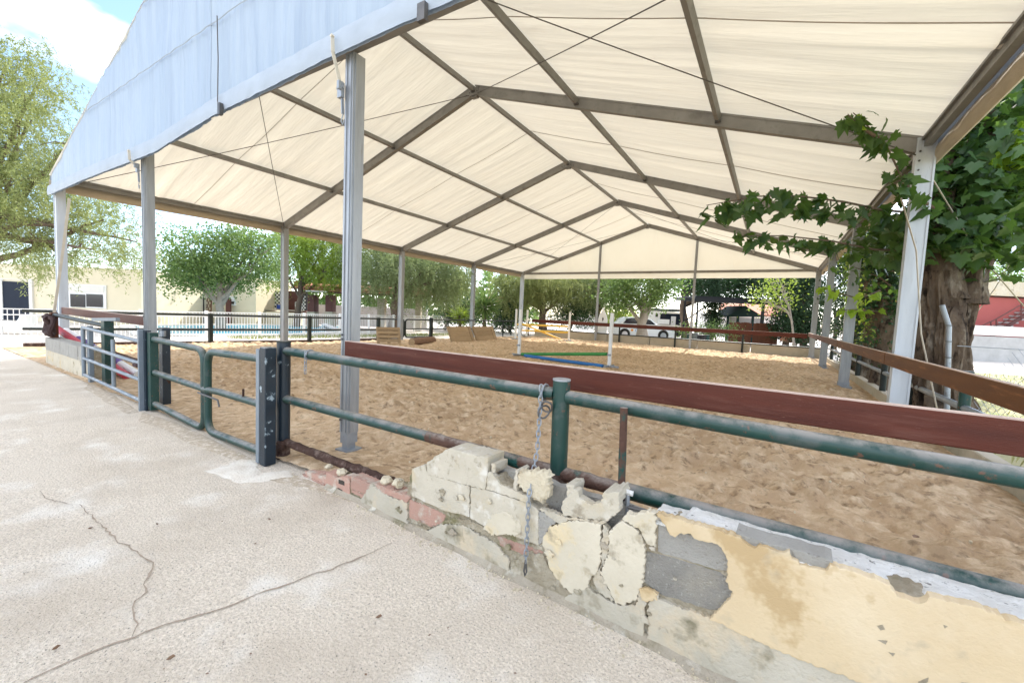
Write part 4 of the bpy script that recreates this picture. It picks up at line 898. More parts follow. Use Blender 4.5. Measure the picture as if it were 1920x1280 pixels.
leafy_tree('cypress', 'narrow dark cypress hanging just below the black pergola roof', 1337, 30, [(1338,560,14,60),(1337,600,13,24)], 'leaf_cypress', 140, 6000, .14, 'bark', .12, spread=.22, nlimb=2)
for u, d, rw, hh, lb in ((1478,27,30,76,'broad dark cypress left of the far right corner leg'), (1512,25,24,90,'dark cypress directly behind the far right corner leg')):
    leafy_tree('cypress', lb, u, d, [(u, 565, rw, hh), (u+4, 605, rw*.8, 30), (u, 500, rw*.7, 60)], 'leaf_cypress', 260, 13000, .15, 'bark', .16, spread=.3, nlimb=3)
leafy_tree('small_tree', 'thin tree with pale bare branches and sparse yellow leaves before the cypresses', 1497, 23, [(1445,560,36,26),(1460,520,30,26)], 'leaf_yellow', 40, 900, .14, 'bark_pale', .06, nlimb=6)
leafy_tree('shrub', 'dark evergreen shrub right of the yucca', 958, 30, [(955,585,26,30),(940,600,20,20)], 'leaf_dark', 110, 5000, .15, 'bark', .08, cat='shrub', group='shrubs behind the arena')
leafy_tree('shrub', 'dark shrub between the weeping trees behind the yellow poles', 1070, 31, [(1065,585,34,26),(1095,590,26,26)], 'leaf_dark', 110, 5000, .15, 'bark', .08, cat='shrub', group='shrubs behind the arena')
leafy_tree('shrub', 'dark shrub under the weeping tree left of the yucca', 835, 29, [(835,585,26,20),(870,580,30,26)], 'leaf_dark', 100, 5000, .15, 'bark', .08, cat='shrub', group='shrubs behind the arena')
leafy_tree('shrub', 'bright green yellow shrub left of the white car', 1166, 32, [(1168,588,22,16),(1150,590,20,14)], 'leaf_yellow', 60, 2500, .16, 'bark', .06, cat='shrub', group='shrubs behind the arena')
leafy_tree('shrub', 'low pale green shrub before the brown plank fence', 1350, 27, [(1345,620,26,10),(1300,622,20,9)], 'leaf_green', 50, 1800, .12, 'bark', .04, cat='shrub', group='shrubs behind the arena')
def yucca(u, d, v0, r, n, leaf, label):
    base = ground(u, d); t = thing('yucca', label, 'yucca', base, 'yuccas beside the far gate'); c = PX(u, v0, d=d); MB().tube([base, base.lerp(c, .5)+Vector((.05,0,0)), c], [.13,.11,.09], 8).build('trunk', 'bark', t, smooth=True)
    D = rand_unit(n); D[:,2] = D[:,2]*.8+.25; rr = r*d/FPX; V, F = [], []
    P = np.array(c)[None]+D*rr*.08; VV, FF = leaf_quads(P, D, rr, .045); np_obj('leaf_rosette', VV, FF, leaf, t, tone=np.repeat(NR.uniform(0,1,n), 4))
yucca(908,27,575,32,240,'leaf_green','tall yucca with a spiky dark green head left of the wooden panels')
yucca(862,27,592,22,220,'leaf_yellow','short bright green spiky yucca behind the dark fence rails')

# far wood that closes the view behind the pool bar and across the field
def far_wood(spans, label_n):
    P = []
    for u0, u1, d, h, n_ in spans:
        u = NR.uniform(u0, u1, n_); base = np.array([tuple(ground(float(a), d+NR.uniform(-3,3))) for a in u]); top = h*(.45+.55*vnoise(u*.035, u*0+d, 12)+.22*vnoise(u*.16, u*0, 13)); base[:,2] = top*NR.uniform(0,1,n_)**.75; P.append(base)
    P = np.concatenate(P); V, F = leaf_quads(P, rand_unit(len(P)), .55, .32); o = np_obj('far_wood', V, F, 'leaf_green', org=(-20,45,0), tone=np.repeat(np.clip(NR.uniform(0,.7,len(P))+vnoise(P[:,0]*.5, P[:,1]*.5, 3)*.4-.2, 0, 1), 4)); o['kind'] = 'stuff'
far_wood([(560,1010,50,6.0,9000),(1830,3300,75,7.5,8000),(-700,-60,55,6.5,5000)], 1)
# lobed leaf for the big tree
def lobed_leaf(name, s, material, tn):
    out = []
    for k, (ang, r) in enumerate(((-90,.18),(-62,.62),(-40,.52),(-12,.90),(8,.62),(30,.90),(50,.68),(72,.88),(90,1.25),(108,.88),(130,.68),(150,.90),(172,.62),(192,.90),(220,.52),(242,.62))):
        a = math.radians(ang); x, y = r*math.cos(a)*s, r*math.sin(a)*s; out.append((x, y+.15*s, -.25*abs(x)+.05*s*((k*7) % 3)-.12*y*y/s))
    V = [(0, .15*s, .03*s)]+out; n = len(out); F = [(0, 1+i, 1+(i+1) % n) for i in range(n)]; return np.array(V), np.array(F)
LV, LF = lobed_leaf('leaf', .085, None, 0)
def lobed_cloud(P, size, droop=.8):
    n = len(P); yaw = NR.uniform(0, 2*np.pi, n); pit = NR.normal(-droop, .45, n); rol = NR.normal(0, .5, n); s = size*NR.uniform(.65,1.25,n)
    cy, sy, cp, sp, cr, sr = np.cos(yaw), np.sin(yaw), np.cos(pit), np.sin(pit), np.cos(rol), np.sin(rol); z = np.zeros(n); o = np.ones(n)
    Rz = np.stack([np.stack([cy,-sy,z],-1), np.stack([sy,cy,z],-1), np.stack([z,z,o],-1)], 1); Rx = np.stack([np.stack([o,z,z],-1), np.stack([z,cp,-sp],-1), np.stack([z,sp,cp],-1)], 1); Ry = np.stack([np.stack([cr,z,sr],-1), np.stack([z,o,z],-1), np.stack([-sr,z,cr],-1)], 1)
    Rm = Rz@Rx@Ry; V = np.einsum('nij,kj->nki', Rm, LV)*s[:,None,None]+P[:,None,:]; k = len(LV); F = (LF[None]+(np.arange(n)*k)[:,None,None]).reshape(-1,3); return V.reshape(-1,3), F, k
tb = Vector((8.9,4.9,0)); tb = PX(1785, 800, z=0); big = thing('plane_tree', 'old plane tree with a thick gnarled trunk and lobed leaves beside the nearest right leg', 'tree', tb, 'trees around the arena')
TD = (tb-Vector(CAM)).dot(CF); print('big tree', tb, TD)
def bark_tube(name, path, rad, n, amp, parent, seed=0):
    b = MB(); path = [Vector(p) for p in path]; m_ = 64; rows = []
    for j in range(m_+1):
        f = j/m_*(len(path)-1); i = min(int(f), len(path)-2); t = f-i; c = path[i].lerp(path[i+1], t); r = rad[i]*(1-t)+rad[i+1]*t
        for k in range(n):
            a = 2*math.pi*k/n; q = Vector((math.cos(a), math.sin(a), 0))
            d = mnoise.noise((q.x*2.6+seed, q.y*2.6, c.z*.55))*.7+mnoise.noise((q.x*6, q.y*6+seed, c.z*1.4))*.5-abs(mnoise.noise((q.x*7, q.y*7, c.z*1.3+seed)))*.8+.25+abs(mnoise.noise((q.x*14, q.y*14, c.z*4+seed)))*.4+mnoise.noise((q.x*26, q.y*26, c.z*12+seed))*.16
            rows.append(c+q*(r*(1+amp*d)))
    b.add(rows, [(j*n+k, j*n+(k+1) % n, (j+1)*n+(k+1) % n, (j+1)*n+k) for j in range(m_) for k in range(n)]+[tuple(m_*n+k for k in range(n))]); return b.build(name, 'bark_big', parent, smooth=True)
def tp(u, v, dd=0): return PX(u, v, d=TD+dd)
trunk = bark_tube('trunk', [Vector((tb.x-.08,tb.y,-.1)), tp(1766,740), tp(1762,650), tp(1760,570), tp(1757,510)], [.36,.27,.24,.23,.21], 84, .42, big, 1)
bark_tube('stem', [Vector((tb.x+.16,tb.y+.05,-.1)), tp(1784,740,.05), tp(1786,650,.05), tp(1795,570,.05), tp(1802,510,.05)], [.27,.185,.16,.18,.17], 72, .45, trunk, 9)
bark_tube('knot', [tp(1776,700,-.2), tp(1782,640,-.22), tp(1783,590,-.18), tp(1797,555,-.1)], [.12,.16,.14,.09], 40, .5, trunk, 17)
for k, (pth, rd) in enumerate((([tp(1768,560),tp(1762,510),tp(1755,440),tp(1765,330),tp(1790,200)], [.26,.22,.19,.16,.12]), ([tp(1808,570),tp(1815,515),tp(1822,450),tp(1830,300),tp(1870,120)], [.24,.2,.18,.15,.1]), ([tp(1790,560,.2),tp(1845,480,.4),tp(1900,380,.6),tp(1980,260,.8)], [.2,.16,.12,.08]))):
    bark_tube('limb', pth, rd, 26, .22, big, 5+k)
for u, v, r in () and ((1757,600,.14),(1806,590,.17),(1770,690,.15),(1812,690,.13),(1795,540,.15),(1760,540,.12),(1815,640,.1)):   # burrs
    p = tp(u, v, -.40); b = MB(); b.grid(lambda a, c, p=p, r=r: p+Vector((math.cos(a*6.283)*math.sin(c*3.1416), math.sin(a*6.283)*math.sin(c*3.1416), math.cos(c*3.1416)*1.3))*r*(1+.35*mnoise.noise((a*4, c*5, u))), 14, 10); b
def tblob(L): return [(np.array(PX(u, v, d=TD+dd)), ru*TD/FPX, rv*TD/FPX) for u, v, ru, rv, dd in L]
bl = tblob([(1800,430,80,50,.0),(1860,300,90,90,.3),(1780,370,60,60,.3),(1900,200,90,90,.6),(1690,440,40,40,1.2),(1740,440,60,40,.4),(1880,420,70,46,.4),(1960,330,80,150,.4),(1840,380,80,70,1.0),(1990,150,100,120,.8),(1640,450,40,30,1.8),(1790,300,60,90,-.3),(1850,200,70,70,-.3),(1770,440,70,34,-.45),(1850,450,60,30,-.4),(1740,330,30,50,-.2),(1900,380,40,50,-.5)])
C = in_ellipsoids(bl, 420, .2); n = 6600; cl = NR.integers(0, 420, n); P = C[cl]+NR.normal(size=(n,3))*.17; V, F, k = lobed_cloud(P, 1.3)
np_obj('crown', V, F, 'leaf_plane', big, tone=np.repeat(np.clip(NR.uniform(0,1,420)[cl]*.5+NR.uniform(0,.5,n), 0, 1), k))
bl = tblob([(1905,290,26,30,-.6),(1912,240,16,16,-.5),(1700,500,22,20,1.2)]); C = in_ellipsoids(bl, 26, .1); n = 170; cl = NR.integers(0, 26, n); P = C[cl]+NR.normal(size=(n,3))*.07; V, F, k = lobed_cloud(P, 1.1)
np_obj('young_leaves', V, F, 'leaf_plane_young', big, tone=np.repeat(NR.uniform(0,1,n), k))
lm = np_mesh('leaf', LV, LF, 'leaf_plane', (0,0,0), tone=np.full(len(LV), .25)); lm2 = np_mesh('leaf', LV, LF, 'leaf_plane', (0,0,0), tone=np.full(len(LV), .9)); lm3 = np_mesh('leaf', LV, LF, 'leaf_plane_young', (0,0,0), tone=np.full(len(LV), .3))
def leaf_branch(px, D0, D1, n, meshes, size, hang=.10, spread=.07):
    pts = [PX(u, v, d=D0+(D1-D0)*i/(len(px)-1)) for i, (u, v) in enumerate(px)]; b = MB(); b.tube(pts, [.02*(1-.75*i/(len(pts)-1)) for i in range(len(pts))], 6); br_ = b.build('branch', 'bark', big, smooth=True)
    for k in range(n):
        f = R_.random()*(len(pts)-1); i = min(int(f), len(pts)-2); p = pts[i].lerp(pts[i+1], f-i)+Vector((R_.gauss(0,spread), R_.gauss(0,spread), R_.uniform(-hang, .04)))
        inst('leaf', R_.choice(meshes), p, (R_.gauss(-1.0,.4), R_.gauss(0,.5), R_.uniform(0,6.28)), br_, tuple(size*R_.uniform(.7,1.2)*q for q in (.78,1.18,1)))
leaf_branch([(1740,400),(1660,395),(1580,378),(1500,368),(1420,368),(1325,385)], 6.1, 5.2, 150, [lm,lm,lm2], 1.35, .22, .07)
leaf_branch([(1720,470),(1640,468),(1560,452),(1470,442),(1380,442)], 6.6, 5.8, 75, [lm,lm,lm2], 1.3, .14, .06)
leaf_branch([(1752,390),(1715,370),(1690,330),(1660,270),(1625,235),(1600,212)], 5.5, 4.9, 46, [lm,lm2,lm2], 1.35, .14, .07)
leaf_branch([(1640,255),(1612,238),(1590,215)], 4.95, 4.8, 12, [lm3,lm2], 1.1, .05, .07)
leaf_branch([(1650,545),(1610,560),(1570,548),(1545,540)], 9.2, 8.7, 26, [lm3], 1.2, .1, .1)
leaf_branch([(1660,585),(1600,580),(1570,582)], 9.6, 9.2, 18, [lm3], 1.2, .1, .1)
leaf_branch([(1700,560),(1650,520),(1600,500)], 8.2, 8.6, 26, [lm,lm2], 1.1, .2, .14)
# trunks and hedge plants behind the right legs
for i, (u, d, top, r, lb) in enumerate(((1612,14,450,.16,'leaning mossy trunk behind the third right leg'), (1640,11,440,.2,'shaggy trunk with shoots between the two near right legs'), (1662,9.6,450,.17,'dark trunk close behind the nearest right leg'))):
    base = ground(u, d); t = thing('tree_stem', lb, 'tree', base, 'tree stems behind the right legs'); tp_ = PX(u+8, top, d=d)
    bark_tube('trunk', [base, base.lerp(tp_, .35)+Vector((.06,0,0)), base.lerp(tp_, .7)-Vector((.05,0,0)), tp_], [r*1.3, r, r*.85, r*.6], 22, .3, t, 20+i)
    bl = [(np.array(PX(uu, vv, d=d)), ru*d/FPX, rv*d/FPX) for uu, vv, ru, rv in ((u, 480, 34, 40), (u+8, 560, 24, 50), (u-4, 640, 16, 40))]
    C = in_ellipsoids(bl, 90, .2); n = 3200; cl = NR.integers(0, 90, n); P = C[cl]+NR.normal(size=(n,3))*.16; V, F = leaf_quads(P, rand_unit(n)+np.array([0,0,-.3]), .10, .3)
    np_obj('crown', V, F, ('leaf_green','leaf_yellow','leaf_dark')[i], t, tone=np.repeat(NR.uniform(0,1,n), 4))
for i, (u, d, rv, lb) in enumerate(((1655,13,110,'dark conifer hedge plant behind the shaggy trunk'), (1600,17,100,'dark bushy conifer behind the second right leg'), (1570,22,90,'dark conifer near the far right corner'))):
    leafy_tree('conifer', lb, u, d, [(u, 540, 36, rv), (u, 640, 30, 50), (u+5, 470, 34, 60)], 'leaf_cypress', 200, 9000, .11, 'bark', .1, spread=.25, nlimb=2, group='conifers on the right')
for u, d, lb, blb in ((1890,40,'far green tree top above the red building', [(1900,510,50,30),(1850,520,30,20)]),):
    leafy_tree('leafy_tree', lb, u, d, blb, 'leaf_green', 90, 3000, .25, 'bark', .2)

# straw grass on the field and weeds along the fence
n = 9000; gxp = NR.uniform(8.3, 26, n); gyp = NR.uniform(-1, 19, n); P = np.stack([gxp, gyp, np.full(n, -.03)], -1); D = rand_unit(n)*.5+np.array([0,0,1]); V, F = leaf_quads(P, D, .13, .07)
g = np_obj('grass', V, F, 'grass_blade', org=(15,8,0), tone=np.repeat(np.clip(vnoise(gxp*.5, gyp*.5, 9)*1.3-.2, 0, 1), 4)); g['kind'] = 'stuff'
n = 2600; q = NR.uniform(5, 16, n); P = np.stack([np.array([float(fence_x(a)) for a in q])-2.2+NR.normal(size=n)*.35, q, np.full(n, -.01)], -1); V, F = leaf_quads(P, rand_unit(n)*.5+np.array([0,0,1]), .14, .06)
g = np_obj('grass', V, F, 'grass_blade', org=(-10,10,0), tone=np.repeat(NR.uniform(.6,1,n), 4)); g['kind'] = 'stuff'

# ------------------------------------------------------------------ pool, white fence
wt = sheet('water', [(-19.2,4.6),(-13.6,3.4),(-12.3,7.4),(-14.0,13.5),(-17.6,14.6),(-20,10)], .012, 'water')
b = MB(); rim = [(-19.4,4.3),(-13.4,3.1),(-12.0,7.4),(-13.8,13.8),(-17.6,15.0),(-20.4,10)]
for a, c in zip(rim, rim[1:]+rim[:1]): b.bar((a[0],a[1],.03), (c[0],c[1],.03), .4, .06)
structure(b.build('pool_edge', 'house_white'))
wf = thing('picket_fence', 'long white metal picket fence round the pool', 'fence', (-11.6,8,0))
WFP = [(-11.6,-3.2),(-10.86,-.3),(-11.2,2.6),(-11.5,5.2),(-11.6,8.97),(-12.1,13),(-13.1,19.6)]
cum = [0]
for a, c in zip(WFP, WFP[1:]): cum.append(cum[-1]+math.hypot(c[0]-a[0], c[1]-a[1]))
def wfp(s_): return Vector((np.interp(s_, cum, [p[0] for p in WFP]), np.interp(s_, cum, [p[1] for p in WFP]), 0))
PK = MB().box((0,0,.49), (.015,.015,.94)).mesh('picket', 'white_plastic'); npk = int(cum[-1]/.105); rest = MB()
for k in range(npk):
    p = wfp(k*.105)
    if k < 296: inst('picket', PK, p+Vector((0,0,0)), (0,0,0), wf)
    else: rest.box(p+Vector((0,0,.49)), (.015,.015,.94))
if rest.v: o = rest.build('picket', 'white_plastic', wf); o['kind'] = 'stuff'
for z in (.08,.80,.95):
    for a, c in zip(WFP, WFP[1:]): MB().bar((a[0],a[1],z), (c[0],c[1],z), .03, .03).build('rail', 'white_plastic', wf)
for k in range(13): p = wfp(cum[-1]*k/12); MB().box(p+Vector((0,0,.5)), (.085,.085,1.02)).build('post', 'white_plastic', wf)

# ------------------------------------------------------------------ buildings on the left
BX = (RH, FH, WZ)
def fbox(u0, v0, u1, v1, d, dep, inset=0.):
    """box whose front spans the given picture rectangle at distance d; returns centre and size in the building frame"""
    a, c = PX(u0, v0, d=d), PX(u1, v1, d=d); o = Vector(CAM); w = abs((c-a).dot(RH)); zt, zb = max(a.z, c.z), min(a.z, c.z)
    mid = (a+c)/2; f = (mid-o).dot(FH); ctr = Vector((mid.x, mid.y, 0)); return ctr+FH*(dep/2-inset)+WZ*(zt+zb)/2, (w, dep, zt-zb)
def fb(name, material, parent, u0, v0, u1, v1, d, dep, inset=0., bevel=0., zb=None):
    c, s_ = fbox(u0, v0, u1, v1, d, dep, inset)
    if zb is not None: top = c.z+s_[2]/2; c = Vector((c.x, c.y, (top+zb)/2)); s_ = (s_[0], s_[1], top-zb)
    return MB().box(c, s_, BX).build(name, material, parent, bevel=bevel)
hs = thing('house', 'cream single storey house behind the pepper tree with a shuttered window', 'house', ground(120,20), 'buildings around the arena')
fb('wall', 'house_cream', hs, -260, 482, 262, 600, 20, 5, zb=-.1); pass
o = fb('door', 'navy_curtain', hs, 5, 527, 58, 600, 20, .1, .02, zb=.0); fb('door_frame', 'house_white', o, 2, 523, 5, 600, 20, .1, .05, zb=0.); fb('door_frame', 'house_white', o, 58, 523, 61, 600, 20, .1, .05, zb=0.); fb('door_frame', 'house_white', o, 2, 522, 61, 526, 20, .1, .05)
w = fb('window', 'white_plastic', hs, 131, 532, 199, 579, 20, .12, .05); fb('pane', 'glass_dark', w, 135, 551, 161, 576, 20, .02, .07); fb('pane', 'glass_dark', w, 165, 551, 194, 576, 20, .02, .07); fb('shutter_box', 'house_white', w, 132, 533, 198, 549, 20, .06, .10)
h2 = thing('pool_house', 'white walled low pool house with pierced vents and lattice screens', 'house', ground(370,25), 'buildings around the arena')
fb('wall', 'house_cream', h2, 258, 512, 478, 600, 25, 4, zb=-.1); fb('beam', 'maroon', h2, 254, 520, 300, 528, 24.6, .3); fb('post', 'maroon', h2, 255, 528, 259, 600, 24.6, .15, zb=0); fb('post', 'maroon', h2, 424, 560, 430, 600, 24.6, .15, zb=0)
for (ux, vx) in ((262,540),(285,540),(424,555)):
    vb_ = fb('vent_block', 'white_plastic', h2, ux, vx, ux+17, vx+18, 24.97, .08, .03)
    for a in (0,1):
        for c in (0,1): fb('vent_hole', 'pit', vb_, ux+2+8*a, vx+2+8*c, ux+7+8*a, vx+7+8*c, 24.95, .03, .02)
fb('barbecue', 'house_white', h2, 348, 560, 372, 590, 24.9, .4, .3, zb=0); fb('bench', 'maroon', h2, 328, 583, 378, 588, 24.5, .5, .3)
def lattice(u0, v0, u1, v1, d, label):
    a = PX((u0+u1)/2, v1, d=d); t = thing('lattice', label, 'trellis', (a.x, a.y, 0), 'wooden lattice screens'); b = MB(); n = 4
    p = lambda s_, q: PX(u0+(u1-u0)*s_, v0+(v1-v0)*q, d=d)
    for k in range(-n+1, n):
        f0, f1 = k/n, 1+k/n; s0, s1 = max(0, f0), min(1, f1)
        b.bar(p(s0, s0-f0), p(s1, s1-f0), .02, .03, up=FH); b.bar(p(1-s0, s0-f0), p(1-s1, s1-f0), .02, .03, up=-FH)
    b.build('strips', 'wood_brown', t); b = MB()
    for q in ((0,0,1,0),(0,1,1,1),(0,0,0,1),(1,0,1,1)): b.bar(p(q[0],q[1]), p(q[2],q[3]), .04, .05, up=FH)
    for s_ in (0,1): b.bar(p(s_,1), Vector((p(s_,1).x, p(s_,1).y, 0)), .04, .04)
    b.build('frame', 'wood_brown', t)
lattice(264,563,281,588,24.3,'small brown lattice screen left of the second front post'); lattice(320,546,338,590,24.3,'brown lattice screen left of the barbecue'); lattice(376,546,396,590,24.3,'brown lattice screen right of the barbecue')
arch = thing('garden_arch', 'thin dark garden arch over the barbecue', 'arch', ground(350,24)); b = MB(); b.tube([PX(320+62*k/12, 590-0-(32+6*math.sin(math.pi*k/12)), d=24) for k in range(13)], .025, 6); b.build('bow', 'black_metal', arch)
for u in (320,382): q = PX(u, 558, d=24); MB().tube([Vector((q.x,q.y,0)), q], .03, 6).build('post', 'black_metal', arch)
bar = thing('pool_bar', 'open pool bar with chequered tile wall, maroon pillars and tiled roof', 'bar', ground(545,27), 'buildings around the arena')
fb('counter', 'house_cream', bar, 442, 581, 560, 600, 26, .6, zb=0); fb('countertop', 'wall_tan', bar, 440, 578, 562, 582, 26, .75, .08)
fb('pillar', 'maroon', bar, 476, 545, 487, 600, 26.6, .4, zb=0); fb('back_wall', 'maroon', bar, 532, 545, 572, 600, 27.2, .3, zb=0); fb('corner_wall', 'house_cream', bar, 449, 545, 474, 600, 27.4, .3, zb=0)
def chequer(u0, v0, u1, v1, nx, ny, d):
    bw = fb('tile_wall', 'tile_black', bar, u0, v0, u1, v1, d, .2); su, sv = (u1-u0)/nx, (v1-v0)/ny; a = PX(u0, v0, d=d); c = PX(u0+su, v0+sv, d=d)
    tm = MB().box((0,0,0), (abs((c-a).dot(RH))*.98, .03, abs(c.z-a.z)*.98)).mesh('tile', 'tile_white')
    for i in range(nx):
        for j in range(ny):
            if (i+j) % 2: q = PX(u0+su*(i+.5), v0+sv*(j+.5), d=d-.03); inst('tile', tm, q, (0,0,-YAW), bw)
chequer(487,544,532,580,13,10,27); chequer(563,548,573,582,4,10,26.4)
fb('oven', 'house_white', bar, 555, 566, 564, 584, 26.6, .3, .1); fb('tarp', 'blue_tarp', bar, 518, 571, 533, 580, 26.3, .4, bevel=.05); fb('oven_mouth', 'pit', bar, 556, 567, 563, 580, 26.5, .05, .1)
for u in (578,611,): fb('pillar', 'maroon', bar, u, 553, u+9, 600, 25, .45, zb=0); fb('pillar_base', 'wall_tan', bar, u-2, 584, u+12, 600, 25, .6, .06, zb=0)
for u in (586,619): fb('pillar', 'maroon', bar, u, 553, u+4, 600, 25.6, .45, zb=0)
fb('beam', 'maroon', bar, 570, 547, 800, 554, 25, .3); fb('back_yard_wall', 'stone_grey', bar, 580, 570, 800, 600, 30, .3, zb=0); fb('far_pillar', 'wall_tan', bar, 708, 560, 720, 600, 26, .4, zb=0); fb('far_pillar', 'wall_tan', bar, 779, 560, 788, 600, 26, .4, zb=0)
fb('white_beam', 'house_white', bar, 573, 544, 612, 548, 24.6, .12)
# tiled roof: rows of round tiles
rt = fb('roof', 'roof_tile', bar, 548, 541, 800, 545, 25.6, 2.5)
a0, a1 = PX(548, 540, d=24.8), PX(800, 550, d=24.8); dirv = RH; Lr = (a1-a0).dot(RH); z0 = a0.z-.05
tm = MB(); tm.grid(lambda u, v: Vector((.09*math.cos(math.pi*u), v*1.9, .07*math.sin(math.pi*u)+v*.42)), 6, 1); tmesh = tm.mesh('tile', 'roof_tile', smooth=True)
nt = int(Lr/.2)
for k in range(nt): inst('tile', tmesh, a0+RH*(.2*k)+WZ*(-.05-.0105*.2*k*0), (0,0,-YAW), rt)
ch_ = fb('chimney', 'roof_tile', bar, 551, 527, 560, 541, 26.5, .4)
lo = thing('sun_lounger', 'pale lounger folded behind the pool fence', 'lounger', ground(625,22)); b = MB(); p, q = PX(607,607,d=22), PX(640,620,d=22); b.bar(p, q, .6, .05); b.bar(p, PX(618,622,d=22), .5, .04); b.build('bed', 'lounger', lo); b = MB()
for u in (612,636): e = PX(u, 615, d=22); b.tube([e, Vector((e.x,e.y,0))], .02, 6)
b.build('legs', 'lounger', lo)
lo = thing('sun_lounger', 'white plastic lounger by the cream house door', 'lounger', ground(45,14)); p, q = PX(0,604,d=14), PX(60,616,d=14); b = MB(); b.bar(p, q, .6, .06); b.build('bed', 'white_plastic', lo); b = MB(); b.bar(PX(44,612,d=14), PX(58,590,d=14), .6, .05); b.build('backrest', 'white_plastic', lo); b = MB()
for u, v in ((4,604),(56,614)): e = PX(u, v, d=14); b.bar(e, Vector((e.x,e.y,0)), .05, .05)
b.build('legs', 'white_plastic', lo)

# ------------------------------------------------------------------ beyond the far end: car, truck, pergola, shed
def car():
    d = 28.5; L = 4.3; rear = ground(1152, d); t = thing('car', 'white hatchback parked behind the far wall, nose to the right', 'car', rear+RH*L/2)
    pr = [(0,.32),(.02,.75),(.10,.98),(.45,1.08),(.75,1.40),(1.15,1.49),(2.1,1.49),(2.55,1.38),(3.05,1.0),(3.85,.86),(4.22,.66),(4.28,.40),(4.2,.22),(.1,.22)]
    def sh(poly, name, material, w0, off=0., depth=1.72, parent=t, ch=.04):
        b = MB(); b.prism([(x*L/4.3, z) for x, z in poly], (rear-FH*(off), RH, WZ, -FH), depth, ch); return b.build(name, material, parent, smooth=True)
    body = sh(pr, 'body', 'car_white', 0)
    sh([(.62,1.04),(.88,1.36),(1.2,1.43),(1.62,1.43),(1.62,1.03)], 'window', 'glass_dark', 0, .012, .02, t, 0); sh([(1.70,1.03),(1.70,1.43),(2.1,1.43),(2.48,1.33),(2.88,1.02)], 'window', 'glass_dark', 0, .012, .02, t, 0)
    sh([(2.62,1.36),(3.06,1.02),(3.0,1.0),(2.52,1.38)], 'windscreen', 'glass_dark', 0, -.12, 1.4, t, 0); sh([(3.86,.78),(4.2,.66),(4.1,.60),(3.8,.68)], 'headlight', 'lamp_glass', 0, .008, .3, t, 0)
    for x in (.78, 3.42):
        for o_ in (.02, -1.56):
            c = rear+RH*x+WZ*.31-FH*o_; w = MB().tube([c, c+FH*.2], .31, 20).build('wheel', 'tyre', t, smooth=True); MB().tube([c-FH*.012, c+FH*.05], .20, 14).build('rim', 'rim', w, smooth=True)
        MB().tube([rear+RH*x+WZ*.33-FH*.004, rear+RH*x+WZ*.33+FH*.1], .37, 20).build('wheel_arch', 'pit', t)
    MB().tube([rear+RH*1.27+WZ*.60-FH*.006, rear+RH*1.27+WZ*.60-FH*.012], .085, 16).build('door_emblem', 'orange_mark', t)
    cu = bpy.data.curves.new('door_lettering', 'FONT'); cu.body = 'Ga'; cu.size = .28; cu.extrude = .003; o = bpy.data.objects.new('tmp', cu); COL.objects.link(o)
    dg = bpy.context.evaluated_depsgraph_get(); me = bpy.data.meshes.new_from_object(o.evaluated_get(dg)); bpy.data.objects.remove(o); me.materials.clear(); me.materials.append(mat['blue_mark'])
    o = bpy.data.objects.new('door_lettering', me); COL.objects.link(o); o.parent = t; o.location = rear+RH*1.46+WZ*.50-FH*.010-ORG[t.name]; o.rotation_euler = (math.pi/2, 0, -YAW); ORG[o.name] = ORG[t.name]
    sh([(2.75,1.02),(2.95,1.10),(2.98,1.0)], 'mirror', 'car_white', 0, .14, .12, t, .01)
car()
tr = thing('truck', 'white box truck with an open side and dark roof behind the leafy trunk', 'truck', ground(1255,36))
def tb_(n, m_, *a, **k): return fb(n, m_, tr, *a, **k)
tb_('body', 'house_white', 1214, 583, 1283, 622, 36, 2.6, zb=.35); tb_('roof', 'lead_roof', 1212, 577, 1284, 585, 36, 2.8, .1); tb_('side_opening', 'glass_dark', 1238, 587, 1276, 610, 36, .06, .03, bevel=.02); tb_('counter_flap', 'white_paint', 1233, 598, 1254, 608, 36, .10, .12); tb_('side_lamp', 'black_metal', 1229, 588, 1233, 594, 36, .06, .06); tb_('equipment', 'lounger', 1258, 593, 1266, 610, 36, .06, .06)
for u in (1224,1272): c = PX(u, 618, d=36); MB().tube([Vector((c.x,c.y,.4))-FH*.05, Vector((c.x,c.y,.4))+FH*.2], .4, 16).build('wheel', 'tyre', tr, smooth=True)
sg = thing('shaped_board', 'white bottle shaped board with a dark diamond mark beside the far gable post', 'board', ground(1130,24)); b = MB(); pl = [(-.27,0),(-.27,1.15),(-.20,1.38),(-.08,1.55),(-.06,1.72),(.04,1.72),(.06,1.55),(.18,1.40),(.27,1.15),(.27,0)]
c = ground(1131,24); zt = PX(1130,577,d=24).z; k = zt/1.72; b.prism([(x, z*k) for x, z in pl], (c, RH, WZ, -FH), .04, .01); b.build('board', 'white_paint', sg)
zz = PX(1129,598,d=24).z; b = MB(); b.prism([(-.05,zz),(-.01,zz+.13),(.04,zz),(-.01,zz-.13)], (c-FH*.012, RH, WZ, -FH), .01); b.build('diamond_mark', 'pit', sg)
pg = thing('pergola', 'black steel pergola with a flat dark roof beyond the far wall', 'pergola', ground(1385,30)); def_ = None
for u, d in ((1285,30),(1309,32),(1432,28),(1476,31)):
    q = PX(u, 562, d=d); MB().bar(Vector((q.x,q.y,0)), Vector((q.x,q.y,q.z)), .2 if u == 1432 else .12, .2 if u == 1432 else .12).build('post', 'black_metal', pg)
a, c = PX(1284,559,d=30), PX(1480,568,d=30); MB().bar((a.x,a.y,a.z), (c.x,c.y,c.z), 3.5, .22).build('roof', 'black_metal', pg)
a, c = PX(1284,561,d=28), PX(1480,570,d=28); MB().bar(a, c, .15, .24).build('front_beam', 'black_metal', pg)
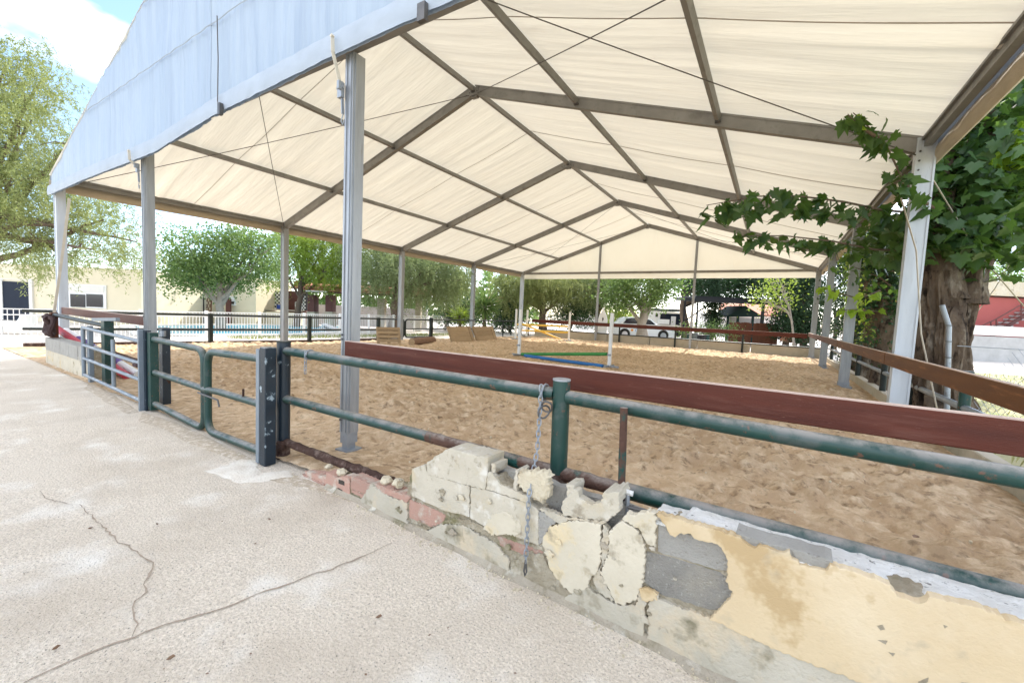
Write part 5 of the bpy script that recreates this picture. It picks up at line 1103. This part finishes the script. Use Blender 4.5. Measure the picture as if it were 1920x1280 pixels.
MB().bar(PX(1286,600,d=30), PX(1330,570,d=31), .08, .08).build('brace', 'black_metal', pg); MB().bar(PX(1286,574,d=30), PX(1312,560,d=30), .08, .08).build('brace', 'black_metal', pg)
sd = thing('shed', 'small dark green hut with a pitched roof behind the brown plank fence', 'shed', ground(1400,31))
p = lambda u, v, d=30.5: PX(u, v, d=d)
b = MB(); tri = [p(1361,594), p(1398,573), p(1432,594)]; b.add([*tri, *[q+FH*2.6 for q in tri]], [(0,1,2),(3,5,4),(0,3,4,1),(1,4,5,2),(0,2,5,3)]); b.build('roof', 'shed_green', sd)
for u in (1363,1382,1410,1429): fb('post', 'shed_green', sd, u, 593, u+2.4, 625, 30.6, .1, zb=0)
fb('back_wall', 'stone_grey', sd, 1366, 594, 1428, 625, 33, .1, zb=0)
pf = thing('plank_fence', 'short red brown plank fence before the dark green hut', 'fence', ground(1410,28))
for k in range(20): 
    u = 1367+4.55*k
    if k == 9: continue
    fb('plank', 'wood_brown', pf, u, 603.5+.18*k+R_.uniform(-.8,.8), u+4.3, 640, 28, .03, R_.uniform(0,.02), zb=0)
for v in (612,630): fb('rail', 'wood_brown', pf, 1367, v, 1458, v+2, 28.05, .05)
wb = thing('white_building', 'pale building with an orange tiled roof behind the pergola', 'house', ground(1415,42), 'buildings around the arena')
fb('wall', 'house_white', wb, 1348, 586, 1475, 625, 42, 5, zb=0); 
b = MB(); e0, e1 = PX(1345,587,d=41.6), PX(1478,591,d=41.6); r0_, r1_ = PX(1352,568,d=44.5), PX(1476,572,d=44.5); b.add([e0,e1,r1_,r0_,e0-WZ*.12,e1-WZ*.12,r1_-WZ*.12,r0_-WZ*.12], [(0,1,2,3),(7,6,5,4),(0,4,5,1),(1,5,6,2),(2,6,7,3),(3,7,4,0)]); b.build('roof', 'roof_tile', wb)
wp_ = thing('wood_pile', 'pile of split logs and bricks at the foot of the dark cypresses', 'wood pile', ground(1490,26))
for k in range(14):
    u = 1468+3.4*k; q = PX(u, 636+.3*k+R_.uniform(-3,2), d=26+R_.uniform(-.3,.3)); q.z = max(q.z, .12); MB().bar(q-RH*.12-WZ*.12, q+RH*.15+WZ*.16, .12, .12).build('log', R_.choice(['wood_pallet','log_bark','roof_tile']), wp_)
mt_ = thing('pots_heap', 'dark heap of garden pots behind the far wall right of the truck', 'pots', ground(1312,25))
for k in range(5):
    c = ground(1296+8*k, 25); r = R_.uniform(.14,.24); MB().tube([c, c+WZ*.3, c+WZ*R_.uniform(.5,.72)], [r*.7, r, r*1.05], 12).build('pot', R_.choice(['black_metal','shed_green','lead_roof']), mt_, smooth=True)
# small house gable peeping behind the yucca, and a pale yard wall
yw = thing('yard_wall', 'pale yard wall far behind the white car', 'wall', ground(1180,44)); fb('wall', 'house_white', yw, 1080, 588, 1280, 615, 44, .3, zb=0)
th = thing('tiled_porch', 'small tiled porch roof behind the yucca', 'porch', ground(930,36)); fb('roof', 'roof_tile', th, 912, 556, 960, 566, 36, 2.5); fb('post', 'house_white', th, 925, 566, 929, 600, 36, .3, zb=0); fb('post', 'house_white', th, 955, 566, 959, 600, 36, .3, zb=0)

# ------------------------------------------------------------------ right: red building, chain-link fence
rb = thing('red_building', 'red plastered building with an outside stair and pale tiled eaves', 'house', ground(1880,24), 'buildings around the arena')
fb('wall', 'wall_red', rb, 1806, 555, 2300, 628, 24, 6, zb=0); fb('roof', 'roof_tile', rb, 1800, 541, 2300, 556, 24, 6.4, .3)
for k in range(3): fb('eave_course', 'plaster_pale', rb, 1802, 543+4*k, 2300, 546.5+4*k, 23.7-.05*k, .2)
for k in range(9):
    u = 1866+10*k; v = 622-6.2*k; fb('step', 'stone_grey', rb, u, v, u+14, v+3.4, 23.4, .8)
b = MB(); b.bar(PX(1862,628,d=23.4), PX(1970,561,d=23.4), .10, .16); b.build('stringer', 'maroon', rb)
b = MB(); b.tube([PX(1800,630,d=23), PX(1868,598,d=23), PX(1975,536,d=23)], .03, 6); b.tube([PX(1812,632,d=23), PX(1880,605,d=23), PX(1975,552,d=23)], .03, 6)
for u, v0, v1 in ((1858,602,630),(1868,598,626),(1915,570,600)): b.tube([PX(u,v0,d=23), PX(u,v1,d=23)], .03, 6)
b.build('handrail', 'maroon', rb)
sw = thing('stone_wall', 'pale grey stone wall in front of the red building', 'wall', ground(1870,22)); fb('wall', 'stone_grey', sw, 1800, 628, 2300, 662, 22, .4, zb=-.1); fb('coping', 'house_white', sw, 1798, 626, 2300, 631, 22, .5, .06)
cl_ = thing('chain_link_fence', 'chain link fence with a bent galvanised post beside the big trunk', 'fence', (9.3,3.6,0))
Q0 = PX(1778,765,z=0); Q0 = Vector((Q0.x, Q0.y-.75, 0)); Q0 = PX(1778, 790, d=TD-.75); Q0.z = 0
top = PX(1779,612,d=TD-.75); bend = PX(1766,572,d=TD-.75); MB().tube([Q0, top, bend], .030, 10).build('bent_post', 'galv', cl_, smooth=True)
b = MB()
for v in (600,630,660): q = PX(1779,v+10,d=TD-.80); b.box(q, (.06,.06,.012))
b.build('clip', 'steel_dark', cl_)
Q1 = Vector((14.5, Q0.y-1.2, 0)); e = (Q1-Q0).normalized(); Lf = (Q1-Q0).length; hh = 1.25; b = MB(); st_ = .075; n = int(Lf/st_)
for k in range(n):                                                # zig-zag wires, each leaning both ways
    for sg_ in (1,-1):
        m0 = hh/ (st_); p0 = Q0+e*(k*st_); L2 = min(hh, (Lf-k*st_) if sg_ > 0 else k*st_)
        if L2 > .05: b.tube([p0+WZ*.03, p0+e*sg_*L2*.6+WZ*(.03+L2)], .0028, 3, cap=False)
o = b.build('wire_mesh', 'galv', cl_); o['kind'] = 'stuff'
MB().tube([Q0+WZ*1.27, Q1+WZ*1.27], .006, 5).build('top_wire', 'galv', cl_)
for k in (.35,.7,1): q = Q0.lerp(Q1, k); MB().tube([q, q+WZ*1.35], .026, 8).build('post', 'galv', cl_, smooth=True)

# ------------------------------------------------------------------ small litter
def dry_leaf(x, y, z, s_, label):
    b = MB(); a = R_.uniform(0,6.28); ex, ey = Vector((math.cos(a),math.sin(a),R_.uniform(-.2,.2))), Vector((-math.sin(a),math.cos(a),R_.uniform(-.2,.2))); c = Vector((x,y,z+.012))
    b.add([c-ex*s_, c-ex*.3*s_+ey*.4*s_+WZ*.004, c+ex*.5*s_+ey*.32*s_+WZ*.008, c+ex*s_*1.1, c+ex*.4*s_-ey*.36*s_+WZ*.003, c-ex*.4*s_-ey*.4*s_, c-WZ*.006], [(0,1,6),(1,2,6),(2,3,6),(3,4,6),(4,5,6),(5,0,6)])
    return tag(b.build('dry_leaf', 'leaf_dry'), label, 'leaf', 'dry leaves on the ground')
for u, v, lb in ((710,1158,'dark curled dry leaf on the bare concrete between the two cracks and the wall'),(320,1236,'dry leaf just below the long crack'),(170,992,'small dry leaf beside the branching crack'),(295,985,'tiny dark leaf scrap between the crack and the plaster spill'),(505,975,'dark dry leaf left of the pink bricks'),(105,1217,'reddish dry leaf at the bottom left above the crack')):
    p = PX(u, v, z=0); dry_leaf(p.x, p.y, conc_z(p.x, p.y), .015, lb)
b = MB()
for k in range(34):
    p = PX(R_.uniform(20,1000), R_.uniform(760,1270), z=0)
    if wall_y(p.x)-.12 > p.y > -8:
        a = R_.uniform(0,6.28); r = R_.uniform(.004,.009); ex, ey = Vector((math.cos(a),math.sin(a),.2))*r, Vector((-math.sin(a),math.cos(a),.3))*r*.5; c = Vector((p.x, p.y, conc_z(p.x, p.y)+.006)); b.add([c-ex, c-ey, c+ex*1.2, c+ey], [(0,1,2,3)])
o = b.build('leaf_litter', 'leaf_dry'); o['kind'] = 'stuff'
for u, v, lb in ((1712,1050,'dark dry leaf on the sand behind the mortar notch'),(1555,850,'pale dry leaf on the sand below the long red board')):
    p = PX(u, v, z=.02); dry_leaf(p.x, p.y, sand_z(p.x, p.y), .04, lb)
b = MB()
for k in range(420):                                              # pebbles and crumbs
    if k < 290: a = R_.uniform(-.4,4.3); p = WO+WX*a+WN*(.03+abs(R_.gauss(0,.05))); p.z = conc_z(p.x, p.y)+.003; r = R_.uniform(.003,.010)
    else: p = Vector((R_.uniform(2.3,7.4), R_.uniform(.1,4.5), 0)); p.z = sand_z(p.x, p.y)+.005; r = R_.uniform(.005,.016)
    b.box(p, (r,r*1.4,r), tuple(Matrix.Rotation(R_.uniform(0,3), 3, Vector((R_.random(),R_.random(),R_.random()+.01)).normalized()).col))
o = b.build('debris', 'foam'); o['kind'] = 'stuff'
print('objects', len(bpy.data.objects), 'polys', sum(len(o.data.polygons) for o in bpy.data.objects if o.type == 'MESH'))
